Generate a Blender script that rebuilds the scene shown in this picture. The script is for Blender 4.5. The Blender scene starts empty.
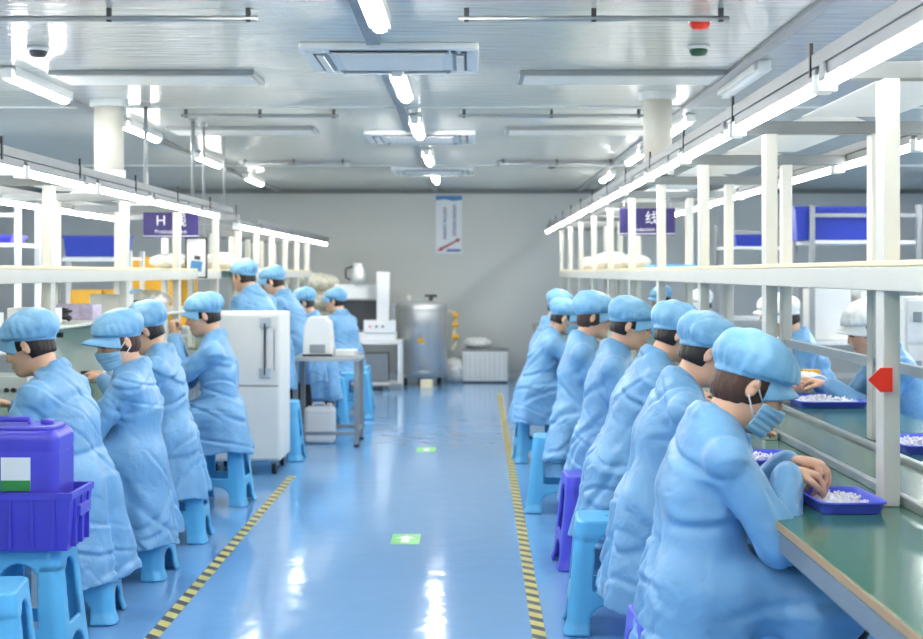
import bpy, math, random
import numpy as np
from mathutils import Vector, Matrix

sc = bpy.context.scene
COL = sc.collection
PI = math.pi

# ------------------------------------------------------------------ camera
CAM_H, FOC, VX, VY = 1.45, 1450.0, 470.0, 273.0
cam_d = bpy.data.cameras.new('camera')
cam = bpy.data.objects.new('camera', cam_d)
COL.objects.link(cam)
cam.location = (0, 0, CAM_H)
cam.rotation_euler = (PI / 2, 0, 0)
cam_d.sensor_width = 36.0
cam_d.lens = FOC / 923 * 36.0
cam_d.shift_x = -(VX - 461.5) / 923
cam_d.shift_y = -(319.5 - VY) / 923
cam_d.clip_start = 0.05
cam_d.dof.use_dof = True
cam_d.dof.focus_distance = 5.2
cam_d.dof.aperture_fstop = 4.0
sc.camera = cam

# ------------------------------------------------------------------ world, exposure
w = bpy.data.worlds.new('world')
sc.world = w
w.use_nodes = True
w.node_tree.nodes['Background'].inputs[0].default_value = (0.9, 0.95, 1.0, 1)
w.node_tree.nodes['Background'].inputs[1].default_value = 0.5
sc.view_settings.view_transform = 'Standard'
sc.view_settings.look = 'None'
sc.view_settings.gamma = 1.0
sc.view_settings.use_curve_mapping = False
sc.view_settings.exposure = 0.62
sc.cycles.use_denoising = True
sc.cycles.max_bounces = 8
sc.cycles.sample_clamp_indirect = 6.0
sc.cycles.caustics_reflective = False
sc.cycles.caustics_refractive = False
TUBE_BENCH = 15.0     # strength of the bench tubes
TUBE_CEIL = 75.0      # strength of the ceiling battens


def P(px, py, D):
    return Vector(((px - VX) * D / FOC, D, CAM_H - (py - VY) * D / FOC))


# ------------------------------------------------------------------ materials
def srgb(r, g, b):
    f = lambda c: (c / 255 / 12.92) if c / 255 <= 0.04045 else ((c / 255 + 0.055) / 1.055) ** 2.4
    return (f(r), f(g), f(b), 1.0)


def mat(name, col, rough=0.5, metal=0.0, var=0.06, scale=8.0, bump=0.0, bscale=40.0, emit=None, estr=0.0,
        alpha=None, spec=0.5, sheen=0.0, stretch=None, distort=0.0, trans=0.0, sss=0.0):
    m = bpy.data.materials.new(name)
    m.use_nodes = True
    nt = m.node_tree
    b = nt.nodes['Principled BSDF']
    tc = nt.nodes.new('ShaderNodeTexCoord')
    mp = nt.nodes.new('ShaderNodeMapping')
    if stretch:
        mp.inputs['Scale'].default_value = stretch
    nt.links.new(tc.outputs['Object'], mp.inputs[0])
    if var > 0:
        n = nt.nodes.new('ShaderNodeTexNoise')
        n.inputs['Scale'].default_value = scale
        n.inputs['Detail'].default_value = 3
        nt.links.new(mp.outputs[0], n.inputs['Vector'])
        r = nt.nodes.new('ShaderNodeMapRange')
        r.inputs['From Min'].default_value = 0.3
        r.inputs['From Max'].default_value = 0.7
        r.inputs['To Min'].default_value = 1 - var
        r.inputs['To Max'].default_value = 1 + var
        nt.links.new(n.outputs[0], r.inputs[0])
        x = nt.nodes.new('ShaderNodeMix')
        x.data_type = 'RGBA'
        x.blend_type = 'MULTIPLY'
        x.inputs[0].default_value = 1
        x.inputs[6].default_value = col
        nt.links.new(r.outputs[0], x.inputs[7])
        nt.links.new(x.outputs[2], b.inputs['Base Color'])
    else:
        b.inputs['Base Color'].default_value = col
    b.inputs['Roughness'].default_value = rough
    b.inputs['Metallic'].default_value = metal
    b.inputs['Specular IOR Level'].default_value = spec
    if sheen:
        b.inputs['Sheen Weight'].default_value = sheen
        b.inputs['Sheen Roughness'].default_value = 0.4
    if trans:
        b.inputs['Transmission Weight'].default_value = trans
    if sss:
        b.inputs['Subsurface Weight'].default_value = sss
        b.inputs['Subsurface Radius'].default_value = (0.012, 0.005, 0.003)
    if bump > 0:
        n2 = nt.nodes.new('ShaderNodeTexNoise')
        n2.inputs['Scale'].default_value = bscale
        n2.inputs['Detail'].default_value = 4
        n2.inputs['Distortion'].default_value = distort
        nt.links.new(mp.outputs[0], n2.inputs['Vector'])
        bp = nt.nodes.new('ShaderNodeBump')
        bp.inputs['Strength'].default_value = bump
        bp.inputs['Distance'].default_value = 0.02
        nt.links.new(n2.outputs[0], bp.inputs['Height'])
        nt.links.new(bp.outputs[0], b.inputs['Normal'])
    if emit:
        b.inputs['Emission Color'].default_value = emit
        b.inputs['Emission Strength'].default_value = estr
    if alpha is not None:
        b.inputs['Alpha'].default_value = alpha
    return m


M = {}
M['wall'] = mat('painted_wall', srgb(196, 200, 198), 0.45, var=0.02, scale=1.2)
M['wall_side'] = mat('painted_side_wall', srgb(205, 207, 203), 0.5, var=0.02, scale=1.2)
M['trim'] = mat('grey_trim', srgb(120, 124, 124), 0.4)
M['white_trim'] = mat('white_trim', srgb(220, 222, 220), 0.4, var=0.02)
M['rack'] = mat('cream_painted_steel', srgb(210, 209, 201), 0.4, var=0.02, scale=3)
M['shelf_edge'] = mat('yellowed_shelf_board', srgb(240, 228, 190), 0.45, var=0.04)
M['alu'] = mat('aluminium', srgb(196, 200, 202), 0.35, 0.75, var=0.04)
M['grey_metal'] = mat('grey_metal', srgb(150, 154, 156), 0.35, 0.5)
M['dark_metal'] = mat('dark_metal', srgb(70, 72, 76), 0.4, 0.4)
M['steel'] = mat('brushed_steel', srgb(205, 208, 210), 0.32, 0.6, var=0.05, bump=0.05, bscale=20, stretch=(6, 6, 0.3))
M['white'] = mat('white_enamel', srgb(232, 233, 232), 0.35, var=0.02)
M['duct'] = mat('off_white_duct', srgb(200, 198, 188), 0.45, var=0.02)
M['cabinet'] = mat('pale_enamel', srgb(222, 222, 218), 0.4, var=0.02)
M['black'] = mat('black_plastic', srgb(28, 28, 32), 0.45)
M['tube'] = mat('lit_tube', (1, 1, 1, 1), 0.5, var=0, emit=(1.0, 0.985, 0.94, 1), estr=TUBE_BENCH)
M['tube_ceiling'] = mat('lit_ceiling_tube', (1, 1, 1, 1), 0.5, var=0, emit=(1.0, 0.98, 0.93, 1), estr=TUBE_CEIL)
M['tube_off'] = mat('unlit_tube', srgb(225, 230, 232), 0.3, var=0)
M['bench_green'] = mat('green_bench_mat', srgb(62, 112, 96), 0.16, var=0.08, scale=3, bump=0.02, bscale=8)
M['belt_green'] = mat('green_conveyor_belt', srgb(70, 108, 92), 0.22, var=0.06, scale=5)
M['wood_edge'] = mat('brown_edge_band', srgb(170, 140, 100), 0.45)
M['purple'] = mat('violet_blue_plastic', srgb(76, 72, 198), 0.32, var=0.04)
M['purple_stool'] = mat('violet_stool_plastic', srgb(80, 82, 215), 0.35, var=0.03)
M['blue_bin'] = mat('blue_plastic', srgb(34, 58, 168), 0.4, var=0.04)
M['tray'] = mat('blue_violet_tray_plastic', srgb(84, 96, 222), 0.35, var=0.03)
M['stool'] = mat('sky_blue_stool_plastic', srgb(92, 178, 226), 0.33, var=0.03)
M['parts'] = mat('white_small_parts', srgb(240, 240, 244), 0.5, var=0.1, scale=60)
M['bag'] = mat('white_poly_bag', srgb(236, 236, 234), 0.3, var=0.04, bump=0.5, bscale=14, distort=1.0)
M['bag_cream'] = mat('cream_poly_bag', srgb(240, 236, 218), 0.35, var=0.05, bump=0.5, bscale=9, distort=1.0)
M['orange'] = mat('orange_carton', srgb(238, 176, 52), 0.5)
M['lilac'] = mat('lilac_print', srgb(196, 186, 214), 0.5, var=0.2, scale=30)
M['red'] = mat('red_card', srgb(245, 52, 30), 0.45, var=0.02)
M['green'] = mat('green_sticker', srgb(92, 190, 92), 0.35)
M['dark_green'] = mat('dark_green_tape', srgb(30, 84, 56), 0.4)
M['label_white'] = mat('white_label', srgb(236, 238, 236), 0.5, var=0.03)
M['label_green'] = mat('green_label', srgb(46, 140, 62), 0.5, var=0.03)
M['sign'] = mat('indigo_sign', srgb(50, 42, 106), 0.4, var=0.03)
M['sign_text'] = mat('white_lettering', srgb(240, 240, 248), 0.5, var=0)
M['banner'] = mat('banner_sheet', srgb(222, 228, 234), 0.5, var=0.02)
M['banner_blue'] = mat('banner_blue_print', srgb(72, 132, 190), 0.5, var=0.04)
M['banner_text'] = mat('banner_dark_print', srgb(84, 104, 136), 0.5, var=0.02)
M['banner_navy'] = mat('banner_navy_print', srgb(92, 112, 180), 0.5, var=0.02)
M['banner_red'] = mat('banner_red_print', srgb(168, 72, 78), 0.5, var=0.03)
M['skin'] = mat('skin', srgb(226, 178, 148), 0.5, var=0.04, scale=14, sss=0.1)
M['hair'] = mat('black_hair', srgb(34, 26, 24), 0.45, var=0.2, scale=60, bump=0.4, bscale=60, stretch=(1, 1, 0.2))
M['hair_brown'] = mat('brown_hair', srgb(72, 46, 34), 0.45, var=0.2, scale=60, bump=0.4, bscale=60, stretch=(1, 1, 0.2))
M['eye'] = mat('eye', srgb(30, 24, 22), 0.2, var=0)
M['lip'] = mat('lips', srgb(190, 112, 100), 0.45, var=0.03)
M['trousers'] = mat('black_cloth', srgb(30, 31, 38), 0.8, var=0.1, bump=0.2, bscale=12)
M['trousers_blue'] = mat('blue_trouser_cloth', srgb(104, 164, 220), 0.7, var=0.06, bump=0.2, bscale=12)
M['shoe'] = mat('dark_shoe', srgb(44, 46, 52), 0.5)
M['mask'] = mat('pale_blue_mask', srgb(150, 196, 224), 0.6, var=0.03)
M['strap'] = mat('white_elastic', srgb(236, 240, 242), 0.6, var=0)


def cloth(name, col, col2):
    """smock cloth: weave colour variation and crumple relief"""
    m = mat(name, col, 0.42, var=0.07, scale=5.0, sheen=0.1, spec=0.5)
    nt = m.node_tree
    b = nt.nodes['Principled BSDF']
    tc = nt.nodes.new('ShaderNodeTexCoord')
    n1 = nt.nodes.new('ShaderNodeTexNoise')
    n1.inputs['Scale'].default_value = 7
    n1.inputs['Detail'].default_value = 3
    n1.inputs['Distortion'].default_value = 0.5
    n2 = nt.nodes.new('ShaderNodeTexVoronoi')
    n2.feature = 'SMOOTH_F1'
    n2.inputs['Scale'].default_value = 13
    nt.links.new(tc.outputs['Object'], n1.inputs['Vector'])
    vm = nt.nodes.new('ShaderNodeVectorMath')
    vm.operation = 'MULTIPLY_ADD'
    vm.inputs[1].default_value = (0.25, 0.25, 0.25)
    nt.links.new(n1.outputs['Color'], vm.inputs[0])
    nt.links.new(tc.outputs['Object'], vm.inputs[2])
    nt.links.new(vm.outputs[0], n2.inputs['Vector'])
    add = nt.nodes.new('ShaderNodeMath')
    add.operation = 'ADD'
    nt.links.new(n1.outputs[0], add.inputs[0])
    nt.links.new(n2.outputs[0], add.inputs[1])
    bp = nt.nodes.new('ShaderNodeBump')
    bp.inputs['Strength'].default_value = 0.22
    bp.inputs['Distance'].default_value = 0.03
    nt.links.new(add.outputs[0], bp.inputs['Height'])
    nt.links.new(bp.outputs[0], b.inputs['Normal'])
    return m


M['smock'] = cloth('blue_smock_cloth', srgb(112, 164, 207), None)
M['cap'] = cloth('blue_cap_cloth', srgb(122, 177, 214), None)
M['cap_white'] = cloth('white_cap_cloth', srgb(238, 240, 240), None)
M['smock_white'] = cloth('white_smock_cloth', srgb(232, 234, 238), None)


def floor_mat():
    m = mat('blue_epoxy_floor', srgb(116, 166, 218), 0.10, var=0.03, scale=0.7, spec=0.85)
    nt = m.node_tree
    b = nt.nodes['Principled BSDF']
    tc = nt.nodes.new('ShaderNodeTexCoord')
    mp = nt.nodes.new('ShaderNodeMapping')
    mp.inputs['Scale'].default_value = (1.0, 1.0, 1.0)
    nt.links.new(tc.outputs['Object'], mp.inputs[0])
    n = nt.nodes.new('ShaderNodeTexNoise')
    n.inputs['Scale'].default_value = 5.5
    n.inputs['Detail'].default_value = 2
    nt.links.new(mp.outputs[0], n.inputs['Vector'])
    bp = nt.nodes.new('ShaderNodeBump')
    bp.inputs['Strength'].default_value = 0.12
    bp.inputs['Distance'].default_value = 0.02
    nt.links.new(n.outputs[0], bp.inputs['Height'])
    nt.links.new(bp.outputs[0], b.inputs['Normal'])
    return m


M['floor'] = floor_mat()


def ceiling_mat():
    """glossy painted metal ceiling boards, 1.15 m wide, slightly wavy"""
    m = mat('glossy_ceiling_board', srgb(204, 206, 200), 0.16, var=0.02, scale=0.8, spec=0.8)
    nt = m.node_tree
    b = nt.nodes['Principled BSDF']
    tc = nt.nodes.new('ShaderNodeTexCoord')
    mp = nt.nodes.new('ShaderNodeMapping')
    mp.inputs['Scale'].default_value = (0.9, 5.0, 1.0)
    nt.links.new(tc.outputs['Object'], mp.inputs[0])
    n = nt.nodes.new('ShaderNodeTexNoise')
    n.inputs['Scale'].default_value = 3.2
    n.inputs['Detail'].default_value = 3
    nt.links.new(mp.outputs[0], n.inputs['Vector'])
    bp = nt.nodes.new('ShaderNodeBump')
    bp.inputs['Strength'].default_value = 0.32
    bp.inputs['Distance'].default_value = 0.02
    nt.links.new(n.outputs[0], bp.inputs['Height'])
    nt.links.new(bp.outputs[0], b.inputs['Normal'])
    return m


M['ceiling'] = ceiling_mat()


def tape_mat():
    m = mat('hazard_tape', srgb(222, 200, 70), 0.35, var=0)
    nt = m.node_tree
    b = nt.nodes['Principled BSDF']
    tc = nt.nodes.new('ShaderNodeTexCoord')
    s = nt.nodes.new('ShaderNodeSeparateXYZ')
    nt.links.new(tc.outputs['Object'], s.inputs[0])
    a = nt.nodes.new('ShaderNodeMath'); a.operation = 'ADD'
    nt.links.new(s.outputs[0], a.inputs[0]); nt.links.new(s.outputs[1], a.inputs[1])
    d = nt.nodes.new('ShaderNodeMath'); d.operation = 'DIVIDE'; d.inputs[1].default_value = 0.15
    nt.links.new(a.outputs[0], d.inputs[0])
    f = nt.nodes.new('ShaderNodeMath'); f.operation = 'FRACT'
    nt.links.new(d.outputs[0], f.inputs[0])
    g = nt.nodes.new('ShaderNodeMath'); g.operation = 'GREATER_THAN'; g.inputs[1].default_value = 0.56
    nt.links.new(f.outputs[0], g.inputs[0])
    x = nt.nodes.new('ShaderNodeMix'); x.data_type = 'RGBA'
    x.inputs[6].default_value = srgb(218, 204, 112)
    x.inputs[7].default_value = srgb(66, 68, 66)
    nt.links.new(g.outputs[0], x.inputs[0])
    nt.links.new(x.outputs[2], b.inputs['Base Color'])
    return m


M['tape'] = tape_mat()


# ------------------------------------------------------------------ object helpers
def link(name, me, m=None, parent=None, smooth=False):
    o = bpy.data.objects.new(name, me)
    COL.objects.link(o)
    if m is not None:
        me.materials.append(m)
    if parent is not None:
        o.parent = parent
    if smooth and len(me.polygons):
        me.polygons.foreach_set('use_smooth', [True] * len(me.polygons))
    return o


def tag(o, label=None, cat=None, group=None, kind=None):
    if label: o['label'] = label
    if cat: o['category'] = cat
    if group: o['group'] = group
    if kind: o['kind'] = kind
    return o


def thing(name, label, cat, loc=(0, 0, 0), rz=0.0, group=None):
    o = bpy.data.objects.new(name, None)
    o.empty_display_size = 0.1
    COL.objects.link(o)
    o.location = loc
    o.rotation_euler = (0, 0, rz)
    return tag(o, label, cat, group)


def dup(root, loc, rz=None, label=None, group=None):
    r = root.copy(); COL.objects.link(r)
    r.location = loc
    if rz is not None: r.rotation_euler = (0, 0, rz)
    if label: r['label'] = label
    if group: r['group'] = group
    for ch in list(root.children):
        c = ch.copy(); COL.objects.link(c); c.parent = r
        for g in list(ch.children):
            d = g.copy(); COL.objects.link(d); d.parent = c
    return r


class MB:
    def __init__(s):
        s.v, s.f = [], []

    def add(s, vs, fs):
        n = len(s.v)
        s.v += [tuple(v) for v in vs]
        s.f += [tuple(i + n for i in f) for f in fs]
        return s

    def box(s, x0, x1, y0, y1, z0, z1, T=None):
        vs = [(x, y, z) for z in (z0, z1) for (x, y) in ((x0, y0), (x1, y0), (x1, y1), (x0, y1))]
        if T is not None: vs = [T @ Vector(v) for v in vs]
        return s.add(vs, [(3, 2, 1, 0), (4, 5, 6, 7), (0, 1, 5, 4), (1, 2, 6, 5), (2, 3, 7, 6), (3, 0, 4, 7)])

    def cyl(s, a, b, r, r2=None, n=16):
        a, b = Vector(a), Vector(b)
        r2 = r if r2 is None else r2
        d = (b - a).normalized()
        u = d.orthogonal().normalized(); w_ = d.cross(u)
        vs = [a + r * (math.cos(t) * u + math.sin(t) * w_) for t in [2 * PI * k / n for k in range(n)]]
        vs += [b + r2 * (math.cos(t) * u + math.sin(t) * w_) for t in [2 * PI * k / n for k in range(n)]]
        fs = [(k, (k + 1) % n, n + (k + 1) % n, n + k) for k in range(n)]
        fs += [tuple(range(n - 1, -1, -1)), tuple(range(n, 2 * n))]
        return s.add(vs, fs)

    def tube(s, pts, r, n=8):
        pts = [Vector(p) for p in pts]
        rings = []
        u = None
        for i, p in enumerate(pts):
            d = (pts[min(i + 1, len(pts) - 1)] - pts[max(i - 1, 0)]).normalized()
            u = d.orthogonal().normalized() if u is None else (u - d * u.dot(d)).normalized()
            w_ = d.cross(u)
            rings.append([p + r * (math.cos(t) * u + math.sin(t) * w_) for t in [2 * PI * k / n for k in range(n)]])
        vs = [v for q in rings for v in q]
        fs = []
        for i in range(len(pts) - 1):
            for k in range(n):
                fs.append((i * n + k, i * n + (k + 1) % n, (i + 1) * n + (k + 1) % n, (i + 1) * n + k))
        fs += [tuple(range(n - 1, -1, -1)), tuple(range((len(pts) - 1) * n, len(pts) * n))]
        return s.add(vs, fs)

    def lathe(s, prof, c=(0, 0, 0), n=32):
        vs, fs = [], []
        for r, z in prof:
            for k in range(n):
                t = 2 * PI * k / n
                vs.append((c[0] + r * math.cos(t), c[1] + r * math.sin(t), c[2] + z))
        for i in range(len(prof) - 1):
            for k in range(n):
                fs.append((i * n + k, i * n + (k + 1) % n, (i + 1) * n + (k + 1) % n, (i + 1) * n + k))
        fs += [tuple(range(n - 1, -1, -1)), tuple(range((len(prof) - 1) * n, len(prof) * n))]
        return s.add(vs, fs)

    def prism(s, poly, axis, a, b):
        """polygon in the plane normal to axis, extruded from a to b"""
        def pt(u, v, t):
            return {'x': (t, u, v), 'y': (u, t, v), 'z': (u, v, t)}[axis]
        n = len(poly)
        vs = [pt(u, v, a) for u, v in poly] + [pt(u, v, b) for u, v in poly]
        fs = [(k, (k + 1) % n, n + (k + 1) % n, n + k) for k in range(n)]
        fs += [tuple(range(n - 1, -1, -1)), tuple(range(n, 2 * n))]
        return s.add(vs, fs)

    def build(s, name, m, parent=None, bevel=0.0, smooth=False, seg=2):
        me = bpy.data.meshes.new(name)
        me.from_pydata(s.v, [], s.f)
        me.validate()
        import bmesh
        bm = bmesh.new(); bm.from_mesh(me)
        bmesh.ops.recalc_face_normals(bm, faces=bm.faces)
        bm.to_mesh(me); bm.free()
        o = link(name, me, m, parent, smooth)
        if bevel > 0:
            md = o.modifiers.new('edge', 'BEVEL')
            md.width = bevel; md.segments = seg; md.limit_method = 'ANGLE'; md.angle_limit = 0.6
            o.data.polygons.foreach_set('use_smooth', [True] * len(o.data.polygons))
            ws = o.modifiers.new('normals', 'WEIGHTED_NORMAL')
            ws.keep_sharp = True
        return o


def rr(w_, d, r, n=5):
    """rounded rectangle outline"""
    out = []
    for cx, cy, a0 in ((w_ - r, d - r, 0), (-w_ + r, d - r, PI / 2), (-w_ + r, -d + r, PI), (w_ - r, -d + r, 1.5 * PI)):
        for k in range(n + 1):
            a = a0 + PI / 2 * k / n
            out.append((cx + r * math.cos(a), cy + r * math.sin(a)))
    return out


# ------------------------------------------------------------------ distance-field modelling
class Field:
    def __init__(s, lo, hi, h):
        s.h = h
        s.lo = np.array(lo, np.float32)
        s.n = np.ceil((np.array(hi) - np.array(lo)) / h).astype(int) + 1
        s.ax = [(s.lo[i] + h * np.arange(s.n[i])).astype(np.float32) for i in range(3)]
        s.F = np.full(tuple(s.n), 0.25, np.float32)

    def blk(s, lo, hi):
        i0 = np.clip(np.floor((np.array(lo) - s.lo) / s.h).astype(int), 0, s.n - 1)
        i1 = np.clip(np.ceil((np.array(hi) - s.lo) / s.h).astype(int) + 1, 1, s.n)
        sl = tuple(slice(i0[i], max(i1[i], i0[i] + 1)) for i in range(3))
        X = s.ax[0][sl[0]][:, None, None]; Y = s.ax[1][sl[1]][None, :, None]; Z = s.ax[2][sl[2]][None, None, :]
        return sl, X, Y, Z

    def merge(s, sl, d, k):
        a = s.F[sl]
        if k > 0:
            h = np.clip(0.5 + 0.5 * (a - d) / k, 0, 1)
            s.F[sl] = a * (1 - h) + d * h - k * h * (1 - h)
        else:
            s.F[sl] = np.minimum(a, d)

    def cone(s, a, b, r1, r2=None, k=0.02, sx=None):
        r2 = r1 if r2 is None else r2
        a = np.array(a, np.float32); b = np.array(b, np.float32)
        m = max(r1, r2) + k + 3 * s.h + 0.02
        sl, X, Y, Z = s.blk(np.minimum(a, b) - m, np.maximum(a, b) + m)
        ba = b - a; L2 = float(ba @ ba) + 1e-9
        t = np.clip(((X - a[0]) * ba[0] + (Y - a[1]) * ba[1] + (Z - a[2]) * ba[2]) / L2, 0, 1)
        d = np.sqrt((X - a[0] - t * ba[0]) ** 2 + (Y - a[1] - t * ba[1]) ** 2 + (Z - a[2] - t * ba[2]) ** 2) - (r1 + (r2 - r1) * t)
        s.merge(sl, d, k)

    def ell(s, c, r, R=None, k=0.02):
        """ellipsoid; R columns are its axes"""
        c = np.array(c, np.float32); r = np.array(r, np.float32)
        R = np.eye(3, dtype=np.float32) if R is None else np.array(R, np.float32)
        ext = np.abs(R) @ r + k + 3 * s.h + 0.02
        sl, X, Y, Z = s.blk(c - ext, c + ext)
        q = [(X - c[0]) * R[0, i] + (Y - c[1]) * R[1, i] + (Z - c[2]) * R[2, i] for i in range(3)]
        k0 = np.sqrt((q[0] / r[0]) ** 2 + (q[1] / r[1]) ** 2 + (q[2] / r[2]) ** 2)
        k1 = np.sqrt((q[0] / r[0] ** 2) ** 2 + (q[1] / r[1] ** 2) ** 2 + (q[2] / r[2] ** 2) ** 2) + 1e-6
        s.merge(sl, k0 * (k0 - 1) / k1, k)

    def carve(s, c, r, k=0.01):
        c = np.array(c, np.float32)
        m = r + k + 3 * s.h
        sl, X, Y, Z = s.blk(c - m, c + m)
        d = -(np.sqrt((X - c[0]) ** 2 + (Y - c[1]) ** 2 + (Z - c[2]) ** 2) - r)
        a = s.F[sl]
        h = np.clip(0.5 - 0.5 * (a - d) / k, 0, 1)
        s.F[sl] = a * (1 - h) + d * h + k * h * (1 - h)

    def grid(s):
        return s.ax[0][:, None, None], s.ax[1][None, :, None], s.ax[2][None, None, :]

    def mesh(s, name):
        F = s.F.copy()
        for ax_ in range(3):           # close the surface at the border of the grid
            i = [slice(None)] * 3
            for e in (0, -1):
                i[ax_] = e
                F[tuple(i)] = np.maximum(F[tuple(i)], s.h * 0.5)
        v, f = nets(F, s.lo, s.h)
        me = bpy.data.meshes.new(name)
        nv, nf = len(v), len(f)
        me.vertices.add(nv)
        me.vertices.foreach_set('co', v.astype(np.float32).ravel())
        me.loops.add(nf * 4)
        me.loops.foreach_set('vertex_index', f.astype(np.int32).ravel())
        me.polygons.add(nf)
        me.polygons.foreach_set('loop_start', np.arange(0, nf * 4, 4, dtype=np.int32))
        me.polygons.foreach_set('use_smooth', np.ones(nf, bool))
        me.update(calc_edges=True)
        return me

    def obj(s, name, m, parent=None):
        return link(name, s.mesh(name), m, parent)


def nets(F, lo, h):
    n = np.array(F.shape)
    S = F < 0
    c = np.zeros(tuple(n - 1), np.int8)
    offs = [(i, j, k) for i in (0, 1) for j in (0, 1) for k in (0, 1)]
    for i, j, k in offs:
        c += S[i:n[0] - 1 + i, j:n[1] - 1 + j, k:n[2] - 1 + k]
    act = (c > 0) & (c < 8)
    idx = np.argwhere(act)
    ids = np.full(act.shape, -1, np.int64)
    ids[act] = np.arange(len(idx))
    val = {o: F[idx[:, 0] + o[0], idx[:, 1] + o[1], idx[:, 2] + o[2]] for o in offs}
    acc = np.zeros((len(idx), 3)); cnt = np.zeros(len(idx))
    for o in offs:
        for a in range(3):
            if o[a] == 0:
                o2 = tuple(o[b] + (b == a) for b in range(3))
                v0, v1 = val[o], val[o2]
                x = (v0 < 0) != (v1 < 0)
                t = np.where(x, v0 / np.where(x, v0 - v1, 1), 0)
                for b in range(3):
                    acc[:, b] += np.where(x, o[b] + (t if b == a else 0), 0)
                cnt += x
    V = lo + h * (idx + acc / cnt[:, None])
    quads = []
    for a in range(3):
        b, d = (a + 1) % 3, (a + 2) % 3
        s0 = [slice(None)] * 3; s1 = [slice(None)] * 3
        s0[a] = slice(0, n[a] - 1); s1[a] = slice(1, n[a])
        A, B = S[tuple(s0)], S[tuple(s1)]
        e = np.argwhere(A != B)
        ok = (e[:, b] > 0) & (e[:, d] > 0) & (e[:, b] < n[b] - 1) & (e[:, d] < n[d] - 1)
        e = e[ok]
        q = []
        for db, dd in ((1, 1), (0, 1), (0, 0), (1, 0)):
            g = e.copy(); g[:, b] -= db; g[:, d] -= dd
            q.append(ids[g[:, 0], g[:, 1], g[:, 2]])
        q = np.stack(q, 1)
        flip = ~A[e[:, 0], e[:, 1], e[:, 2]]
        q[flip] = q[flip][:, ::-1]
        quads.append(q)
    return V, np.concatenate(quads)


# ------------------------------------------------------------------ people
def unit(v):
    v = np.array(v, float)
    return v / (np.linalg.norm(v) + 1e-9)


def rotm(yaw, pitch, roll=0.0):
    """columns: forward, to the left, up; pitch > 0 looks down"""
    cy, sy, cp, sp = math.cos(yaw), math.sin(yaw), math.cos(pitch), math.sin(pitch)
    f = np.array([cy * cp, sy * cp, -sp]); l = np.array([-sy, cy, 0.0])
    u = np.cross(f, l)
    if roll:
        l, u = l * math.cos(roll) + u * math.sin(roll), u * math.cos(roll) - l * math.sin(roll)
    return np.stack([f, l, u], 1)


def head_field(Fd, C, R, ears=True, nose=True, grow=0.0):
    W = lambda x, y, z: C + R @ np.array([x, y, z])
    g = grow
    Fd.ell(W(-.008, 0, .022), (.096 + g, .077 + g, .100 + g), R, 0)                # skull
    Fd.ell(W(.030, 0, -.050), (.066 + g, .056 + g, .066 + g), R, .035)             # jaw
    Fd.ell(W(.068, 0, -.090), (.026 + g, .026 + g, .020 + g), R, .03)              # chin
    for sy in (1, -1):
        Fd.ell(W(.058, sy * .038, -.022), (.030 + g, .024 + g, .022 + g), R, .02)  # cheek
    Fd.cone(W(.080, -.036, .026), W(.080, .036, .026), .010 + g, None, .014)       # brow
    if nose:
        Fd.cone(W(.090, 0, .012), W(.107, 0, -.022), .008 + g, .0115 + g, .010)
        for sy in (1, -1):
            Fd.ell(W(.098, sy * .011, -.028), (.011 + g, .009 + g, .008 + g), R, .006)
            Fd.carve(W(.098, sy * .033, .004), .014, .012)
            Fd.ell(W(.080, sy * .032, .004), (.012, .014, .011), R, .004)
        Fd.ell(W(.086, 0, -.055), (.014 + g, .023 + g, .006 + g), R, .006)
        Fd.ell(W(.085, 0, -.066), (.013 + g, .019 + g, .006 + g), R, .006)
    if ears:
        for sy in (1, -1):
            Re = R @ rotm(sy * .35, .1)
            Fd.ell(W(-.012, sy * .080, -.006), (.018, .009, .032), Re, .006)
            Fd.carve(W(-.006, sy * .091, -.004), .009, .006)


def hand_field(Fd, wrist, d, n, s, curl=0.5, spread=1.0):
    """palm, four fingers of their own length and a thumb; n points out of the palm"""
    d, n = unit(d), np.array(n, float)
    n = unit(n - d * (n @ d)); t = np.cross(n, d) * s
    wrist = np.array(wrist, float)
    R = np.stack([d, t, n], 1)
    Fd.ell(wrist + d * .048, (.052, .040, .015), R, .012)
    for i, (o, l) in enumerate(((.029, .070), (.010, .079), (-.010, .074), (-.028, .060))):
        p0 = wrist + d * (.082 - abs(o) * .25) + t * o
        a = curl * (1 + .12 * i)
        d1 = unit(d * math.cos(a) + n * math.sin(a) + t * o * 2.2 * spread)
        d2 = unit(d * math.cos(2 * a) + n * math.sin(2 * a) + t * o * 1.5 * spread)
        d3 = unit(d * math.cos(2.7 * a) + n * math.sin(2.7 * a))
        p1 = p0 + d1 * l * .46; p2 = p1 + d2 * l * .32; p3 = p2 + d3 * l * .22
        Fd.cone(p0 - d * .03, p0, .010, .0095, .006)
        Fd.cone(p0, p1, .0095, .0088, .003); Fd.cone(p1, p2, .0088, .0080, .002); Fd.cone(p2, p3, .0080, .0068, .002)
    q0 = wrist + d * .022 + t * .028 + n * .004
    q1 = q0 + unit(d * .6 + t * .75 + n * .35) * .040
    q2 = q1 + unit(d * .85 + t * .1 + n * .45) * .030
    q3 = q2 + unit(d * .8 - t * .25 + n * .5) * .022
    Fd.cone(q0, q1, .014, .011, .010); Fd.cone(q1, q2, .011, .0095, .002); Fd.cone(q2, q3, .0095, .0075, .002)


def elbow_of(sh, wr, l1, l2, pole):
    v = wr - sh; L = np.linalg.norm(v)
    mx = (l1 + l2) * .985
    if L > mx:
        wr = sh + v / L * mx; v = wr - sh; L = mx
    u = v / L
    a = (l1 * l1 - l2 * l2 + L * L) / (2 * L)
    hh = math.sqrt(max(l1 * l1 - a * a, 1e-5))
    p = np.array(pole, float); p = unit(p - u * (p @ u))
    return sh + u * a + p * hh, wr


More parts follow.
